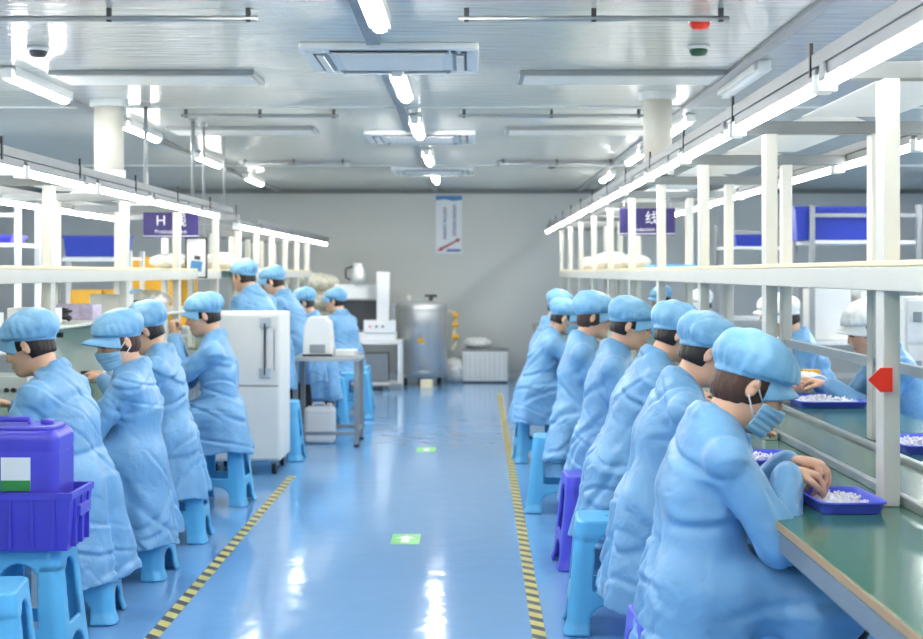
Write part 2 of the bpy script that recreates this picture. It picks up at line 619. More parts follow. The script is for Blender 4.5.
def wrinkle(X, Y, Z, rng, amp, base, n=6):
    out = 0
    wx = np.sin(X * 9 + Z * 6 + rng.uniform(0, 6)) * .8
    wy = np.sin(Z * 8 - Y * 7 + rng.uniform(0, 6)) * .8
    for i in range(n):
        th = rng.uniform(0, 2 * PI); ph = rng.uniform(-.75, .75)
        k = base * (1 + .55 * i) * np.array([math.cos(th) * math.cos(ph), math.sin(th) * math.cos(ph), math.sin(ph)])
        s_ = np.sin(k[0] * X + k[1] * Y + k[2] * Z + rng.uniform(0, 6) + (wx if i % 2 else wy) * 1.3)
        out = out + (1 - 2 * np.abs(s_) ** 0.8) * (amp / (1 + .45 * i))
    return out


def drape(X, Y, Z, rng):
    """long soft folds that hang from the shoulders, and a few thin slanting creases"""
    out = 0
    w1 = np.sin(Z * 5 + X * 4 + rng.uniform(0, 6)) + .5 * np.sin(Z * 11 - Y * 6 + rng.uniform(0, 6))
    for i, (k, kz, a) in enumerate(((13, 1.2, .0045), (21, -3.5, .0042), (33, 5.0, .003))):
        th = rng.uniform(0, 2 * PI)
        s_ = np.sin(k * (math.cos(th) * X + math.sin(th) * Y) + kz * Z + w1 * (1.0 + .2 * i) + rng.uniform(0, 6))
        m_ = .5 + .5 * np.sin(3.1 * X + 5 * Z + 4 * Y + rng.uniform(0, 6))
        out = out + 1.25 * a * m_ * s_
    for i, (k, kz, a) in enumerate(((8, 13, .007), (10, -15, .007), (14, 9, .006), (12, -24, .005), (19, 16, .004))):
        th = rng.uniform(0, 2 * PI)
        s_ = np.sin(k * (math.cos(th) * X + math.sin(th) * Y) + kz * Z + w1 * 1.1 + rng.uniform(0, 6))
        m_ = np.clip(np.sin(4.3 * X + 6 * Z - 5 * Y + rng.uniform(0, 6)) + .15, 0, 1)
        out = out + 1.4 * a * m_ * (np.exp(-(s_ / .22) ** 2) - .55 * np.exp(-((s_ - .45) / .25) ** 2))
    return out


def person(label, loc, yaw, lean=.3, head_pitch=.55, head_yaw=0.0, head_roll=0.0, hands=None, stand=False, h=.008, seed=0,
           mask=False, bangs=False, cap='cap', smock='smock', hem=.25, hem_tilt=.0, trousers='trousers', hair='hair',
           group=None, lean_y=0.0, seat_z=None, elbow_out=.35, big=1.0, neck_fwd=.25, brim=1.0, hand_curl=.6, cap_puff=1.0,
           palms=None, tl=.95, elbow_back=.25):
    rng = np.random.default_rng(seed + 11)
    pz = seat_z if seat_z is not None else (.93 if stand else .565)
    root = thing('person', label, 'person', (loc[0], loc[1], 0), yaw, group)
    A = lambda *p: np.array(p, float)
    pel = A(0, 0, pz)
    up = unit(A(math.sin(lean), math.sin(lean_y), math.cos(lean)))
    fw = unit(A(math.cos(lean), 0, -math.sin(lean)))
    lf = np.cross(up, fw)
    chest = pel + up * .30 * tl + fw * .005
    shc = pel + up * .44 * tl + fw * .02
    neck0 = pel + up * .487 * tl + fw * .005
    nd = unit(up * (1 - neck_fwd) + A(1, 0, .35) * neck_fwd)
    R = rotm(head_yaw, head_pitch * .85, head_roll)
    C = neck0 + nd * .105 + R @ A(.028, 0, .065)
    sh = {s: shc + lf * s * .185 for s in (1, -1)}
    hands = hands or {}
    tgt = {s: A(*hands.get(s, (.34, s * .10, pz + .31))) for s in (1, -1)}
    el, wr = {}, {}
    for s in (1, -1):
        el[s], wr[s] = elbow_of(sh[s], tgt[s], .275 * big, .255 * big, (-elbow_back, s * elbow_out, -1))
    hip = {s: pel + A(0, s * .09, -.02) for s in (1, -1)}
    if stand:
        kn = {s: A(.03, s * .10, .50) for s in (1, -1)}; an = {s: A(-.02, s * .105, .10) for s in (1, -1)}
    else:
        kn = {s: A(.40, s * .13, pz - .04) for s in (1, -1)}; an = {s: A(.34, s * .13, .10) for s in (1, -1)}
    pts = np.array([pel, C, *sh.values(), *el.values(), *wr.values(), *kn.values(), *an.values()])
    lo = pts.min(0) - .22; hi = pts.max(0) + .25
    lo[2] = 0.0
    # ---- body: one continuous figure from crown to feet
    Fd = Field(lo, hi, h)
    Fd.cone(pel + lf * .06, chest + lf * .06, .095, .09, .03); Fd.cone(pel - lf * .06, chest - lf * .06, .095, .09, .03)
    Fd.cone(sh[1] - up * .03, sh[-1] - up * .03, .045, None, .04)
    Fd.cone(chest, neck0 - up * .06, .085, .05, .03)
    Fd.cone(neck0 - up * .05, C + R @ A(-.025, 0, -.03), .056, .054, .03)
    head_field(Fd, C, R)
    for s in (1, -1):
        Fd.cone(sh[s], el[s], .046, .036, .02); Fd.cone(el[s], wr[s], .036, .025, .015)
        Fd.cone(hip[s], kn[s], .080, .055, .03); Fd.cone(kn[s], an[s], .052, .036, .02)
        Fd.cone(an[s] + A(-.03, 0, -.04), an[s] + A(.13, 0, -.055), .036, .030, .02)
        d = unit(wr[s] - el[s])
        if palms and s in palms:
            dd, nn = palms[s]
        else:
            dd, nn = d * .75 + A(.35, -s * .25, -.25), A(0, 0, -1)
        hand_field(Fd, wr[s] + d * .012, dd, nn, -s, hand_curl)
    body = Fd.obj('body', M['skin'], root)
    # ---- face
    W = lambda x, y, z: C + R @ A(x, y, z)
    if h < .0085:
        for s in (1, -1):
            e = MB(); e.lathe([(.001, -.0098), (.007, -.007), (.010, 0), (.007, .007), (.001, .0098)], n=14)
            o = e.build('eye', M['eye'], body, smooth=True)
            o.location = Vector(W(.0845, s * .032, .003)); o.scale = (.85, 1.2, .55)
            e = MB(); e.tube([W(.0885, s * .014, .025), W(.091, s * .030, .030), W(.079, s * .050, .024)], .0035, 6)
            e.build('eyebrow', M['hair'], body, smooth=True)
        e = MB(); e.tube([W(.0885, -.020, -.060), W(.0985, -.008, -.0605), W(.0985, .008, -.0605), W(.0885, .020, -.060)], .0042, 8)
        e.build('lips', M['lip'], body, smooth=True)
    # ---- hair
    hh = max(h * .75, .006)
    ext = np.array([.15, .13, .17])
    Fh = Field(C - .16, C + .17, hh)
    Fh.ell(W(-.008, 0, .022), (.104, .084, .108), R, 0)
    Fh.ell(W(-.042, 0, -.040), (.056, .060, .05), R, .03)
    X, Y, Z = Fh.grid()
    q = [(X - C[0]) * R[0, i] + (Y - C[1]) * R[1, i] + (Z - C[2]) * R[2, i] for i in range(3)]
    side = np.maximum(q[0] + .004 - .25 * (q[2] + .02), (-.088 if bangs else -.058) - q[2])
    side = np.minimum(side, np.maximum(np.maximum(q[0] - .032, -.012 - q[2]), .045 - np.abs(q[1])))
    if bangs:
        side = np.minimum(side, np.maximum(-.004 - q[2] + .35 * np.abs(q[1]), q[0] - .2))
        side = np.minimum(side, np.maximum(np.maximum(q[0] - .05, -.055 - q[2]), .05 - np.abs(q[1])))
    Fh.F = np.maximum(np.maximum(Fh.F, side), q[2] - .06) + .0015 * np.sin(q[1] * 420 + q[0] * 60)
    Fh.obj('hair', M[hair], root)
    # ---- cap: soft crown, band and brim
    Fc = Field(C - .19, C + .24, hh)
    pf = cap_puff
    Fc.ell(W(-.022, 0, .064), (.124 * (.5 + .5 * pf), .104 * (.5 + .5 * pf), .080 * pf), R, 0)
    X, Y, Z = Fc.grid()
    q = [(X - C[0]) * R[0, i] + (Y - C[1]) * R[1, i] + (Z - C[2]) * R[2, i] for i in range(3)]
    ang = np.arctan2(q[1], q[0] + .016)
    low = q[2] - (.036 + .32 * q[0])
    pleat = np.clip(1 - np.abs(low - .03) / .05, 0, 1)
    Fc.F += .0028 * np.sin(ang * 17 + 2 * np.sin(ang * 3 + seed)) * pleat
    Fc.F += wrinkle(q[0], q[1], q[2], rng, .0035, 20, 4)
    Fc.F = np.maximum(Fc.F, -low)
    band = np.sqrt((q[0] + .010) ** 2 / .108 ** 2 + q[1] ** 2 / .088 ** 2) - 1
    band = np.maximum(band * .095, np.abs(low - .002) - .014)
    Fc.F = np.minimum(Fc.F, band)
    capo = Fc.obj('cap', M[cap], root)
    if brim:
        vs, fs = [], []
        na, nr = 21, 5
        for lay in (0, 1):
            for i in range(na):
                a = -1.25 + 2.5 * i / (na - 1)
                for j in range(nr):
                    t = j / (nr - 1)
                    rx = .098 + t * .062 * brim * max(math.cos(a * 1.05), 0) ** .6
                    x = -.010 + rx * math.cos(a); y = (.089 + t * .012) * math.sin(a)
                    z = .036 + .32 * x - .008 - t * .026 - .030 * (y / .09) ** 2 * t + lay * .005
                    vs.append(W(x, y, z))
        idx = lambda l, i, j: l * na * nr + i * nr + j
        for i in range(na - 1):
            for j in range(nr - 1):
                fs.append((idx(1, i, j), idx(1, i, j + 1), idx(1, i + 1, j + 1), idx(1, i + 1, j)))
                fs.append((idx(0, i, j), idx(0, i + 1, j), idx(0, i + 1, j + 1), idx(0, i, j + 1)))
            fs.append((idx(0, i, nr - 1), idx(0, i + 1, nr - 1), idx(1, i + 1, nr - 1), idx(1, i, nr - 1)))
            fs.append((idx(0, i, 0), idx(1, i, 0), idx(1, i + 1, 0), idx(0, i + 1, 0)))
        b = MB(); b.add(vs, fs); b.build('brim', M[cap], capo, smooth=True)
    # ---- mask with ear loops
    if mask:
        cm = W(.075, 0, -.055)
        Fm = Field(cm - .085, cm + .085, .004)
        head_field(Fm, C, R, ears=False, nose=False)
        Fm.ell(W(.098, 0, -.030), (.016, .016, .020), R, .03)
        X, Y, Z = Fm.grid()
        q = [(X - C[0]) * R[0, i] + (Y - C[1]) * R[1, i] + (Z - C[2]) * R[2, i] for i in range(3)]
        reg = np.maximum(np.maximum(.038 - q[0], q[2] + .012 + 2.2 * q[1] ** 2), -.112 - q[2])
        Fm.F = np.maximum(np.abs(Fm.F - .009 + .0015 * np.sin(q[2] * 330)) - .0045, reg)
        mo = Fm.obj('face_mask', M['mask'], root)
        for s in (1, -1):
            e = MB(); e.tube([W(.042, s * .066, -.030), W(.012, s * .080, -.008), W(-.012, s * .088, .018)], .0022, 6)
            e.tube([W(.040, s * .064, -.075), W(.012, s * .078, -.052), W(-.014, s * .088, -.030)], .0022, 6)
            e.build('ear_loop', M['strap'], mo, smooth=True)
    # ---- trousers, shoes
    lo2 = np.minimum(np.minimum(hip[1], hip[-1]), np.minimum(an[1], an[-1])) - .16
    hi2 = np.maximum(np.maximum(hip[1], hip[-1]), np.maximum(kn[1], kn[-1])) + .17
    lo2[2] = .05
    Ft = Field(lo2, hi2, max(h, .009) * 1.2)
    for s in (1, -1):
        Ft.cone(hip[s], kn[s], .088, .066, .03); Ft.cone(kn[s], an[s] + A(0, 0, -.01), .066, .06, .03)
    X, Y, Z = Ft.grid()
    Ft.F += wrinkle(X, Y, Z, rng, .006, 18, 4)
    Ft.F = np.maximum(Ft.F, .085 - Z)
    Ft.obj('trousers', M[trousers], root)
    for s in (1, -1):
        Fs = Field(an[s] + A(-.12, -.09, -.10), an[s] + A(.22, .09, .06), .010)
        Fs.cone(an[s] + A(-.035, 0, -.055), an[s] + A(.14, 0, -.062), .046, .040, .02)
        Fs.cone(an[s] + A(0, 0, -.05), an[s] + A(-.01, 0, .0), .046, .046, .02)
        X, Y, Z = Fs.grid()
        Fs.F = np.maximum(Fs.F, .004 - Z)
        Fs.obj('shoe', M['shoe'], root)
    # ---- smock
    lo3 = pts[:-2].min(0) - .24; hi3 = pts[:-2].max(0) + .16
    lo3[2] = hem - .05; hi3[2] = max(sh[1][2], sh[-1][2], neck0[2], el[1][2], wr[1][2], wr[-1][2]) + .14
    hs = h * 1.1
    Fk = Field(lo3, hi3, hs)
    for s in (1, -1):
        Fk.cone(pel + lf * s * .085 - up * .02, chest + lf * s * .058, .118, .112, .05)
        Fk.cone(chest + lf * s * .058, shc + lf * s * .06 - fw * .01, .116, .088, .05)
    Fk.cone(sh[1] - up * .022, sh[-1] - up * .022, .070, None, .05)
    Fk.cone(shc - up * .05, neck0 + up * .012, .105, .074, .05)
    # skirt
    zh = hem - .10
    if stand:
        Fk.cone(pel + A(-.01, .05, 0), A(-.02, .06, zh), .165, .20, .06); Fk.cone(pel + A(-.01, -.05, 0), A(-.02, -.06, zh), .165, .20, .06)
    else:
        for s in (1, -1):
            Fk.cone(pel + A(-.02, s * .085, 0), A(-.074, s * .128, zh), .118, .148, .05)
            Fk.cone(pel + A(.06, s * .10, -.02), A(.09, s * .13, zh), .115, .115, .05)
            Fk.cone(hip[s] + A(.02, s * .01, .015), kn[s] + A(-.03, s * .01, .01), .112, .092, .05)
            Fk.cone(kn[s] + A(-.08, s * .012, 0), A(.22, s * .14, zh), .095, .08, .06)
    X, Y, Z = Fk.grid()
    ang = np.arctan2(Y, X - .02)
    lowz = np.clip((pz + .05 - Z) / .35, 0, 1)
    Fk.F += lowz * (.007 * np.sin(ang * 7 + seed + 3 * Z) + .005 * np.sin(ang * 13 + 2.1 * seed))
    Fk.F += drape(X, Y, Z, rng)
    # hollow skirt, cut at the hem
    inner = Fk.F + .026
    Fk.F = np.maximum(Fk.F, -np.maximum(inner, Z - (pz - .075)))
    hz = hem + hem_tilt * (X + .15) + .012 * np.sin(ang * 5 + seed)
    Fk.F = np.maximum(Fk.F, hz - Z)
    # sleeves
    for s in (1, -1):
        Fk.cone(sh[s] - up * .018 - lf * s * .008, el[s], .064, .061, .014)
        d = unit(wr[s] - el[s])
        Fk.cone(el[s], wr[s] - d * .03, .061, .046, .015)
        Fk.cone(wr[s] - d * .03, wr[s] - d * .008, .040, .038, .008)
        m_ = (el[s] + wr[s]) / 2
        for cc, rad in ((el[s], .13), ((sh[s] + el[s]) / 2, .12)):
            sl, X2, Y2, Z2 = Fk.blk(cc - rad, cc + rad)
            r_ = np.sqrt((X2 - cc[0]) ** 2 + (Y2 - cc[1]) ** 2 + (Z2 - cc[2]) ** 2)
            Fk.F[sl] += np.clip(1 - r_ / rad, 0, 1) * wrinkle(X2, Y2, Z2, rng, .010, 30, 3)
    # collar: a soft band close round the neck, open at the throat
    cx = unit(np.cross(lf, nd)); cc = neck0 + nd * .030 - cx * .004
    for k in range(16):
        a0, a1 = 2 * PI * k / 16 + .2, 2 * PI * (k + 1) / 16 + .2
        if math.cos((a0 + a1) / 2) > .93: continue
        cp = lambda a: cc + cx * math.cos(a) * .066 + lf * math.sin(a) * .066 - nd * (.012 * math.cos(a))
        Fk.cone(cp(a0), cp(a1), .013, None, .010)
        Fk.cone(cp(a0) - nd * .022, cp(a1) - nd * .022, .017, None, .012)
    sm = Fk.obj('smock', M[smock], root)
    return root, dict(C=C, wr=wr, root=root)


# ------------------------------------------------------------------ the room
XL, XR, YB, YF, HC = -6.8, 6.8, -4.0, 20.0, 2.595


def struct(name, mb, m, **k):
    return tag(mb.build(name, m, **k), kind='structure')


struct('floor', MB().box(XL, XR, YB, YF, -.05, 0), M['floor'])
struct('ceiling', MB().box(XL, XR, YB, YF, HC, HC + .05), M['ceiling'])
struct('wall_back', MB().box(XL, XR, YF, YF + .1, 0, HC), M['wall'])
struct('wall_left', MB().box(XL - .1, XL, YB, YF, 0, HC), M['wall_side'])
struct('wall_right', MB().box(XR, XR + .1, YB, YF, 0, HC), M['wall_side'])
struct('wall_front', MB().box(XL, XR, YB - .1, YB, 0, HC), M['wall_side'])
struct('baseboard_back', MB().box(XL, XR, YF - .02, YF, 0, .07), M['white_trim'])
struct('trim_back', MB().box(XL, XR, YF - .035, YF, HC - .05, HC - .002), M['trim'])  # trim strip whose dark grey stands in for the cornice shadow
# joint strips between the ceiling boards
for i, y in enumerate((10.0, 15.4)):
    struct('trim_%d' % (i + 1), MB().box(XL, XR, y - .015, y + .015, HC - .008, HC), M['white_trim'])

# ------------------------------------------------------------------ lane tapes and floor stickers
def tape(p0, p1, wid, label):
    a, b = Vector(p0), Vector(p1)
    d = b - a
    o = MB().box(-wid / 2, wid / 2, 0, d.length, 0, .0015).build('floor_tape', M['tape'])
    o.location = a
    o.rotation_euler = (0, 0, math.atan2(-d.x, d.y))
    tag(o, label, 'floor tape', 'hazard tapes along the aisle')


tape((.268, 4.6, 0), (.355, 17.5, 0), .056, 'black and yellow striped floor tape beside the row with violet stools')
tape((-1.262, 4.6, 0), (-1.27, 10.35, 0), .056, 'black and yellow striped floor tape ending at the tall cabinet on castors')


def sticker(x, y, label):
    t = thing('floor_sticker', label, 'floor sticker', (x, y, 0), 0, 'green arrow stickers on the aisle floor')
    MB().prism(rr(.078, .15, .012), 'z', 0, .001).build('backing', M['green'], t)
    MB().prism([(-.055, .02), (0, .10), (.055, .02), (.022, .02), (.022, -.10), (-.022, -.10), (-.022, .02)], 'z', .001, .0018).build('arrow', M['label_white'], t)


sticker(-.35, 7.9, 'green arrow sticker on the blue floor where the aisle is empty')
sticker(-.36, 11.9, 'green arrow sticker on the floor beside the steel table')

# ------------------------------------------------------------------ ceiling fittings
def batten(x, y, label, lit=True, L=1.15, group='ceiling battens'):
    t = thing('batten_light', label, 'ceiling light', (x, y, HC), 0, group)
    MB().box(-.036, .036, -L / 2, L / 2, -.022, 0).box(-.048, -.034, -L / 2, L / 2, -.055, 0).box(.034, .048, -L / 2, L / 2, -.055, 0).build('housing', M['white'], t)
    MB().cyl((0, -L / 2 + .03, -.051), (0, L / 2 - .03, -.051), .028).build('tube', M['tube_ceiling' if lit else 'tube_off'], t, smooth=True)
    for e in (-1, 1):
        MB().box(-.032, .032, e * L / 2 - .03, e * L / 2 + .0, -.072, -.01).build('end_cap', M['white'], t, bevel=.006)
    return t


ORD = ['the camera end', 'second along', 'third along', 'fourth along', 'fifth along']
aisle_y = (5.9, 8.55, 11.05, 13.9, 16.8)
for i, y in enumerate(aisle_y):
    batten(-.40, y, 'lit ceiling tube above the aisle, %s of five towards the back wall' % ('first', 'second', 'third', 'fourth', 'last')[i], group='tubes above the aisle')
for i, y in enumerate((8.6, 11.3, 14.2, 17.2)):
    batten(-2.56, y, 'lit ceiling tube above the mask wearer side bench, %s of four towards back wall' % ('first', 'second', 'third', 'last')[i], group='tubes above the workbench beside the cabinet')
for i, y in enumerate((8.35, 10.95, 13.8, 16.6)):
    lab = 'unlit ceiling tube high above the green bench' if i == 0 else 'lit ceiling tube above the green bench, %s of three towards the back wall' % ('first', 'second', 'last')[i - 1]
    batten(1.57, y, lab, lit=(i > 0), group='tubes above the green bench')
# the same battens light the hall behind the viewpoint; side bay tubes are unseen, added for brightness
for x in (-.4, -2.56, 1.57):
    for y in (-2.4, .4, 3.2):
        batten(x, y, 'lit ceiling tube over the near end of the hall', group='ceiling tubes out of the picture')
for x, ys_ in ((-5.3, (1.5, 4, 6.5, 9, 11.5, 13.6, 15.6)), (5.3, (1.5, 4, 6.5, 9, 11.5, 13.6, 15.6)), (-4.0, (5, 7, 9, 11)), (4.0, (5, 7, 9, 11, 12.2))):
    for y in ys_:
        batten(x, y, 'lit ceiling tube over a side bay of the hall', group='ceiling tubes out of the picture')


def trunking(x, y0, y1, label):
    tag(MB().box(x - .035, x + .035, y0, y1, HC - .022, HC).build('cable_trunking', M['grey_metal'], bevel=.004), label, 'cable trunking', 'cable trunkings on the ceiling')


trunking(-.475, 5.0, 7.15, 'grey cable trunking on the ceiling in front of the first air conditioner')
trunking(-.475, 8.08, 11.55, 'grey cable trunking on the ceiling between the first and second air conditioner')
trunking(-.475, 12.5, 19.9, 'grey cable trunking on the ceiling between the second air conditioner and the back wall')
trunking(-2.64, 5.0, 19.9, 'grey cable trunking on the ceiling over the workbench with the seated mask wearer')
trunking(1.49, 4.5, 19.9, 'grey cable trunking on the ceiling over the green bench')


def cassette(y, label):
    t = thing('air_conditioner', label, 'air conditioner', (-.405, y, HC), 0, 'ceiling cassette air conditioners')
    MB().prism(rr(.45, .43, .03), 'z', -.035, 0).build('panel', M['white'], t, bevel=.006)
    g = MB().box(-.27, .27, -.25, .25, -.042, -.034)
    for k in range(13):
        yy = -.23 + k * .038
        g.box(-.26, .26, yy, yy + .02, -.047, -.041)
    g.build('intake_grille', M['white'], t)
    for a in range(4):
        T = Matrix.Rotation(a * PI / 2, 4, 'Z')
        m = MB().box(-.30, .30, -.385, -.315, -.040, -.036, T)
        o = m.build('outlet_slot', M['grey_metal'], t)
        MB().box(-.295, .295, -.388, -.378, -.0415, -.036, T).build('slot_gap', M['black'], o)
        MB().box(-.28, .28, -.372, -.335, -.052, -.044, T @ Matrix.Translation((0, 0, 0))).build('louver', M['white'], o, bevel=.003)
    for sx in (-1, 1):
        for sy in (-1, 1):
            MB().prism(rr(.045, .045, .01), 'z', -.039, -.034).build('corner_cover', M['white_trim'], t).location = (sx * .375, sy * .36, 0)
    m = MB()
    m.prism(rr(.016, .026, .008), 'z', -.041, -.034).build('sensor', M['black'], t).location = (.325, -.355, 0)
    MB().prism(rr(.016, .026, .008), 'z', -.041, -.034).build('indicator', M['black'], t).location = (.375, -.355, 0)


cassette(7.62, 'white cassette air conditioner in the ceiling over the aisle, largest of three')
cassette(12.05, 'white cassette air conditioner in the ceiling over the aisle, middle of three')
cassette(16.0, 'white cassette air conditioner in the ceiling closest to the back wall')


def panel(x, y, label, wx=.58, wy=.22):
    t = thing('ceiling_panel', label, 'ceiling panel', (x, y, HC), 0, 'flat grey ceiling panels')
    MB().box(-wx, wx, -wy, wy, -.028, 0).build('frame', M['grey_metal'], t, bevel=.004)
    MB().box(-wx + .03, wx - .03, -wy + .03, wy - .03, -.032, -.027).build('diffuser', M['cabinet'], t)


for sx, side in ((-1.80, 'violet H sign side'), (.86, 'green bench side')):
    for k, y in enumerate((8.4, 11.55, 15.0)):
        panel(sx, y, 'unlit grey ceiling panel on the %s of the aisle, %s of three from the camera' % (side, ('first', 'second', 'third')[k]))


def pipe(x0, x1, y, label):
    t = thing('ceiling_pipe', label, 'pipe', ((x0 + x1) / 2, y, HC), 0, 'thin pipes across the ceiling')
    L = (x1 - x0) / 2
    MB().cyl((-L, 0, -.045), (L, 0, -.045), .013, n=10).build('tube', M['grey_metal'], t, smooth=True)
    for k in range(3):
        xx = -L * .94 + k * L * .94
        MB().box(xx - .011, xx + .011, -.011, .011, -.06, 0).build('bracket', M['dark_metal'], t, bevel=.003)


pipe(-2.2, -.92, 6.27, 'thin grey pipe across the ceiling close to the camera, beside the round smoke detector')
pipe(-.05, 1.12, 6.27, 'thin grey pipe across the ceiling close to the camera, beside the red alarm beacon')
pipe(-2.02, -.92, 10.15, 'thin grey pipe across the ceiling ending at a hanging conduit')
pipe(-.08, 1.22, 10.15, 'thin grey pipe across the ceiling, ending at the white duct over the green bench')
pipe(-2.3, -1.25, 14.6, 'thin grey pipe across the ceiling near the back wall, on the cabinet side')
pipe(.3, 1.45, 14.6, 'thin grey pipe across the ceiling near the back wall, on the green bench side')


def detector(x, y, label, m, name='smoke_detector', cat='smoke detector'):
    t = thing(name, label, cat, (x, y, HC), 0)
    MB().lathe([(.055, 0), (.058, -.012), (.052, -.02)]).build('base', M['white'], t, smooth=True)
    MB().lathe([(.044, -.02), (.046, -.032), (.034, -.05), (.004, -.055)]).build('sensor_head', m, t, smooth=True)


detector(-2.19, 7.35, 'round brown-faced smoke detector on the ceiling', M['dark_metal'])
detector(1.15, 7.3, 'round smoke detector with dark green face on the ceiling', M['dark_green'])
detector(1.03, 6.5, 'small red alarm beacon on the ceiling', M['red'], 'alarm_beacon', 'alarm')
detector(.86, 15.2, 'small round smoke detector on the ceiling near the back wall', M['dark_metal'])


def duct(x, y, r, zlow, label):
    t = thing('exhaust_duct', label, 'duct', (x, y, zlow), 0, 'white exhaust ducts')
    L = HC - zlow
    MB().lathe([(r, 0), (r, L)]).build('pipe', M['duct'], t, smooth=True)
    MB().lathe([(r + .003, L - .05), (r + .03, L - .045), (r + .03, L), (r + .003, L)]).build('collar', M['white_trim'], t, smooth=False)
    MB().lathe([(r + .012, .0), (r + .012, .05)]).build('lower_ring', M['white_trim'], t, smooth=False)


duct(-2.39, 9.6, .096, 2.08, 'thick white round duct from ceiling to the lamps over the seated mask wearer')
duct(1.19, 9.2, .09, 2.07, 'thick white round duct from ceiling to the lamps over the green bench')


def conduit(x, y, zlow, label, r=.014):
    t = thing('hanging_conduit', label, 'conduit', (x, y, zlow), 0, 'thin conduits hanging from the ceiling')
    MB().cyl((0, 0, 0), (0, 0, HC - zlow), r, n=10).build('tube', M['grey_metal'], t, smooth=True)
    MB().lathe([(.034, HC - zlow - .03), (.034, HC - zlow)], n=16).build('ceiling_flange', M['grey_metal'], t)


conduit(-2.17, 9.7, 2.02, 'dark thin conduit hanging from the ceiling just behind the thick white duct')
conduit(-2.03, 10.62, 2.02, 'dark thin conduit hanging from the ceiling, at the end of a ceiling pipe')
conduit(-2.03, 11.05, 2.02, 'pale thin conduit hanging from the ceiling beside the darker conduits', .011)
conduit(-2.01, 11.85, 2.02, 'faint thin conduit hanging from the ceiling over the violet H sign', .008)

# ------------------------------------------------------------------ wall banner
t = thing('wall_banner', 'white and blue hanging banner with an arrow on the back wall', 'banner', (-.29, YF - .012, 1.72))
MB().box(-.18, .18, -.004, .004, 0, .80).build('sheet', M['banner'], t)
MB().prism([(-.18, .80), (.18, .80), (.18, .735), (.06, .722), (-.06, .745), (-.18, .73)], 'y', -.007, -.004).build('header', M['banner_blue'], t)
MB().box(-.175, .175, -.012, -.004, .795, .815).build('top_rod', M['alu'], t)


def text(body, size, m, parent, loc, name='lettering', ext=.001, align='CENTER', rot=(PI / 2, 0, 0)):
    c = bpy.data.curves.new(name, 'FONT')
    c.body = body; c.size = size; c.extrude = ext; c.align_x = align; c.align_y = 'CENTER'
    tmp = bpy.data.objects.new(name, c)
    COL.objects.link(tmp)
    bpy.context.view_layer.update()
    me = bpy.data.meshes.new_from_object(tmp.evaluated_get(bpy.context.evaluated_depsgraph_get()))
    bpy.data.objects.remove(tmp)
    me.name = name
    me.materials.clear()
    o = link(name, me, m, parent)
    o.location = loc; o.rotation_euler = rot
    return o


def glyph_bars(x, z, n, seed, sz=.030, wd=1.5):
    """unreadably small upright characters: a few strokes each"""
    r = random.Random(seed)
    m = MB()
    for k in range(n):
        zz = z - k * sz * 1.18
        for j in range(3):
            q = zz - sz * .4 + j * sz * .36
            m.box(x - sz * .42 * wd, x + sz * .42 * wd, -.0065, -.004, q, q + sz * .14)
        for j in range(2):
            q = x + r.choice((-.3, -.1, .1, .3)) * sz * wd
            m.box(q - sz * .12, q + sz * .12, -.0065, -.004, zz - sz * .45, zz + sz * .45)
    return m


glyph_bars(-.055, .615, 5, 1, .036).build('lettering', M['banner_text'], t)
glyph_bars(-.055, .385, 5, 2, .036).build('lettering', M['banner_text'], t)
glyph_bars(.075, .655, 5, 3, .036).build('lettering', M['banner_text'], t)
glyph_bars(.075, .43, 5, 4, .036).build('lettering', M['banner_text'], t)
MB().prism([(-.165, .035), (-.10, .10), (-.11, .08), (.10, .185), (.09, .205), (.155, .205), (.13, .15), (.115, .165), (-.085, .055), (-.09, .035)], 'y', -.008, -.004).build('arrow', M['banner_red'], t)
MB().prism([(-.04, .025), (.165, .025), (.155, .06), (-.03, .06)], 'y', -.007, -.004).build('footer', M['banner_navy'], t)


# ------------------------------------------------------------------ bench racks with lamps
def rack(label, x1, x2, ys, ztop, zbase, xb0, xb1, y0, y1, zs=(1.40, 1.485), lower=None, covers=()):
    t = thing('bench_rack', label, 'bench rack', (0, 0, 0), 0, 'white lamp racks standing on the workbenches')
    for y in ys:
        for x in (x1, x2):
            MB().box(x - .024, x + .024, y - .04, y + .04, zbase, ztop).build('post', M['rack'], t, bevel=.004)
        MB().box(xb0, xb1, y - .03, y + .03, ztop, ztop + .05).build('crossbeam', M['grey_metal'] if False else M['alu_beam'], t, bevel=.004)
    xa, xb = min(x1, x2) - .028, max(x1, x2) + .028
    MB().box(xa, xb, y0, y1, zs[1] - .016, zs[1]).build('shelf_board', M['shelf_edge'], t, bevel=.003)
    for x in (xa - .004, xb - .018):
        MB().box(x, x + .022, y0, y1, zs[0], zs[1] - .018).build('shelf_apron', M['rack'], t, bevel=.003)
    return t


M['alu_beam'] = mat('grey_painted_beam', srgb(122, 126, 128), 0.45, var=.03)
RY = [4.13 + 1.63 * k for k in range(-1, 10)]
rk = rack('long white lamp rack with shelf standing on the green bench', 1.19, 1.61, RY, 2.0, .79, 1.0, 1.93, 1.4, 18.85)
# lamp rails and cover sheets of the rack
for x in (1.03, 1.93):
    MB().box(x - .02, x + .02, 1.6, 19.2, 2.052, 2.095).build('lamp_rail', M['alu_beam'], rk, bevel=.003)
for k in range(len(RY) - 1):
    MB().prism([(1.28, 2.056), (1.40, 2.10), (1.52, 2.10), (1.64, 2.056)], 'y', RY[k] + .12, RY[k + 1] - .12).build('duct_cover', M['white'], rk, bevel=.01)
for k in range(12):
    yy = 4.3 + 1.28 * k
    MB().box(1.006, 1.016, yy - .008, yy + .008, 2.03, 2.13).build('hook', M['black'], rk)
MB().box(1.595, 1.625, 1.6, 18.9, 1.075, 1.115).build('side_rail', M['alu'], rk, bevel=.003)

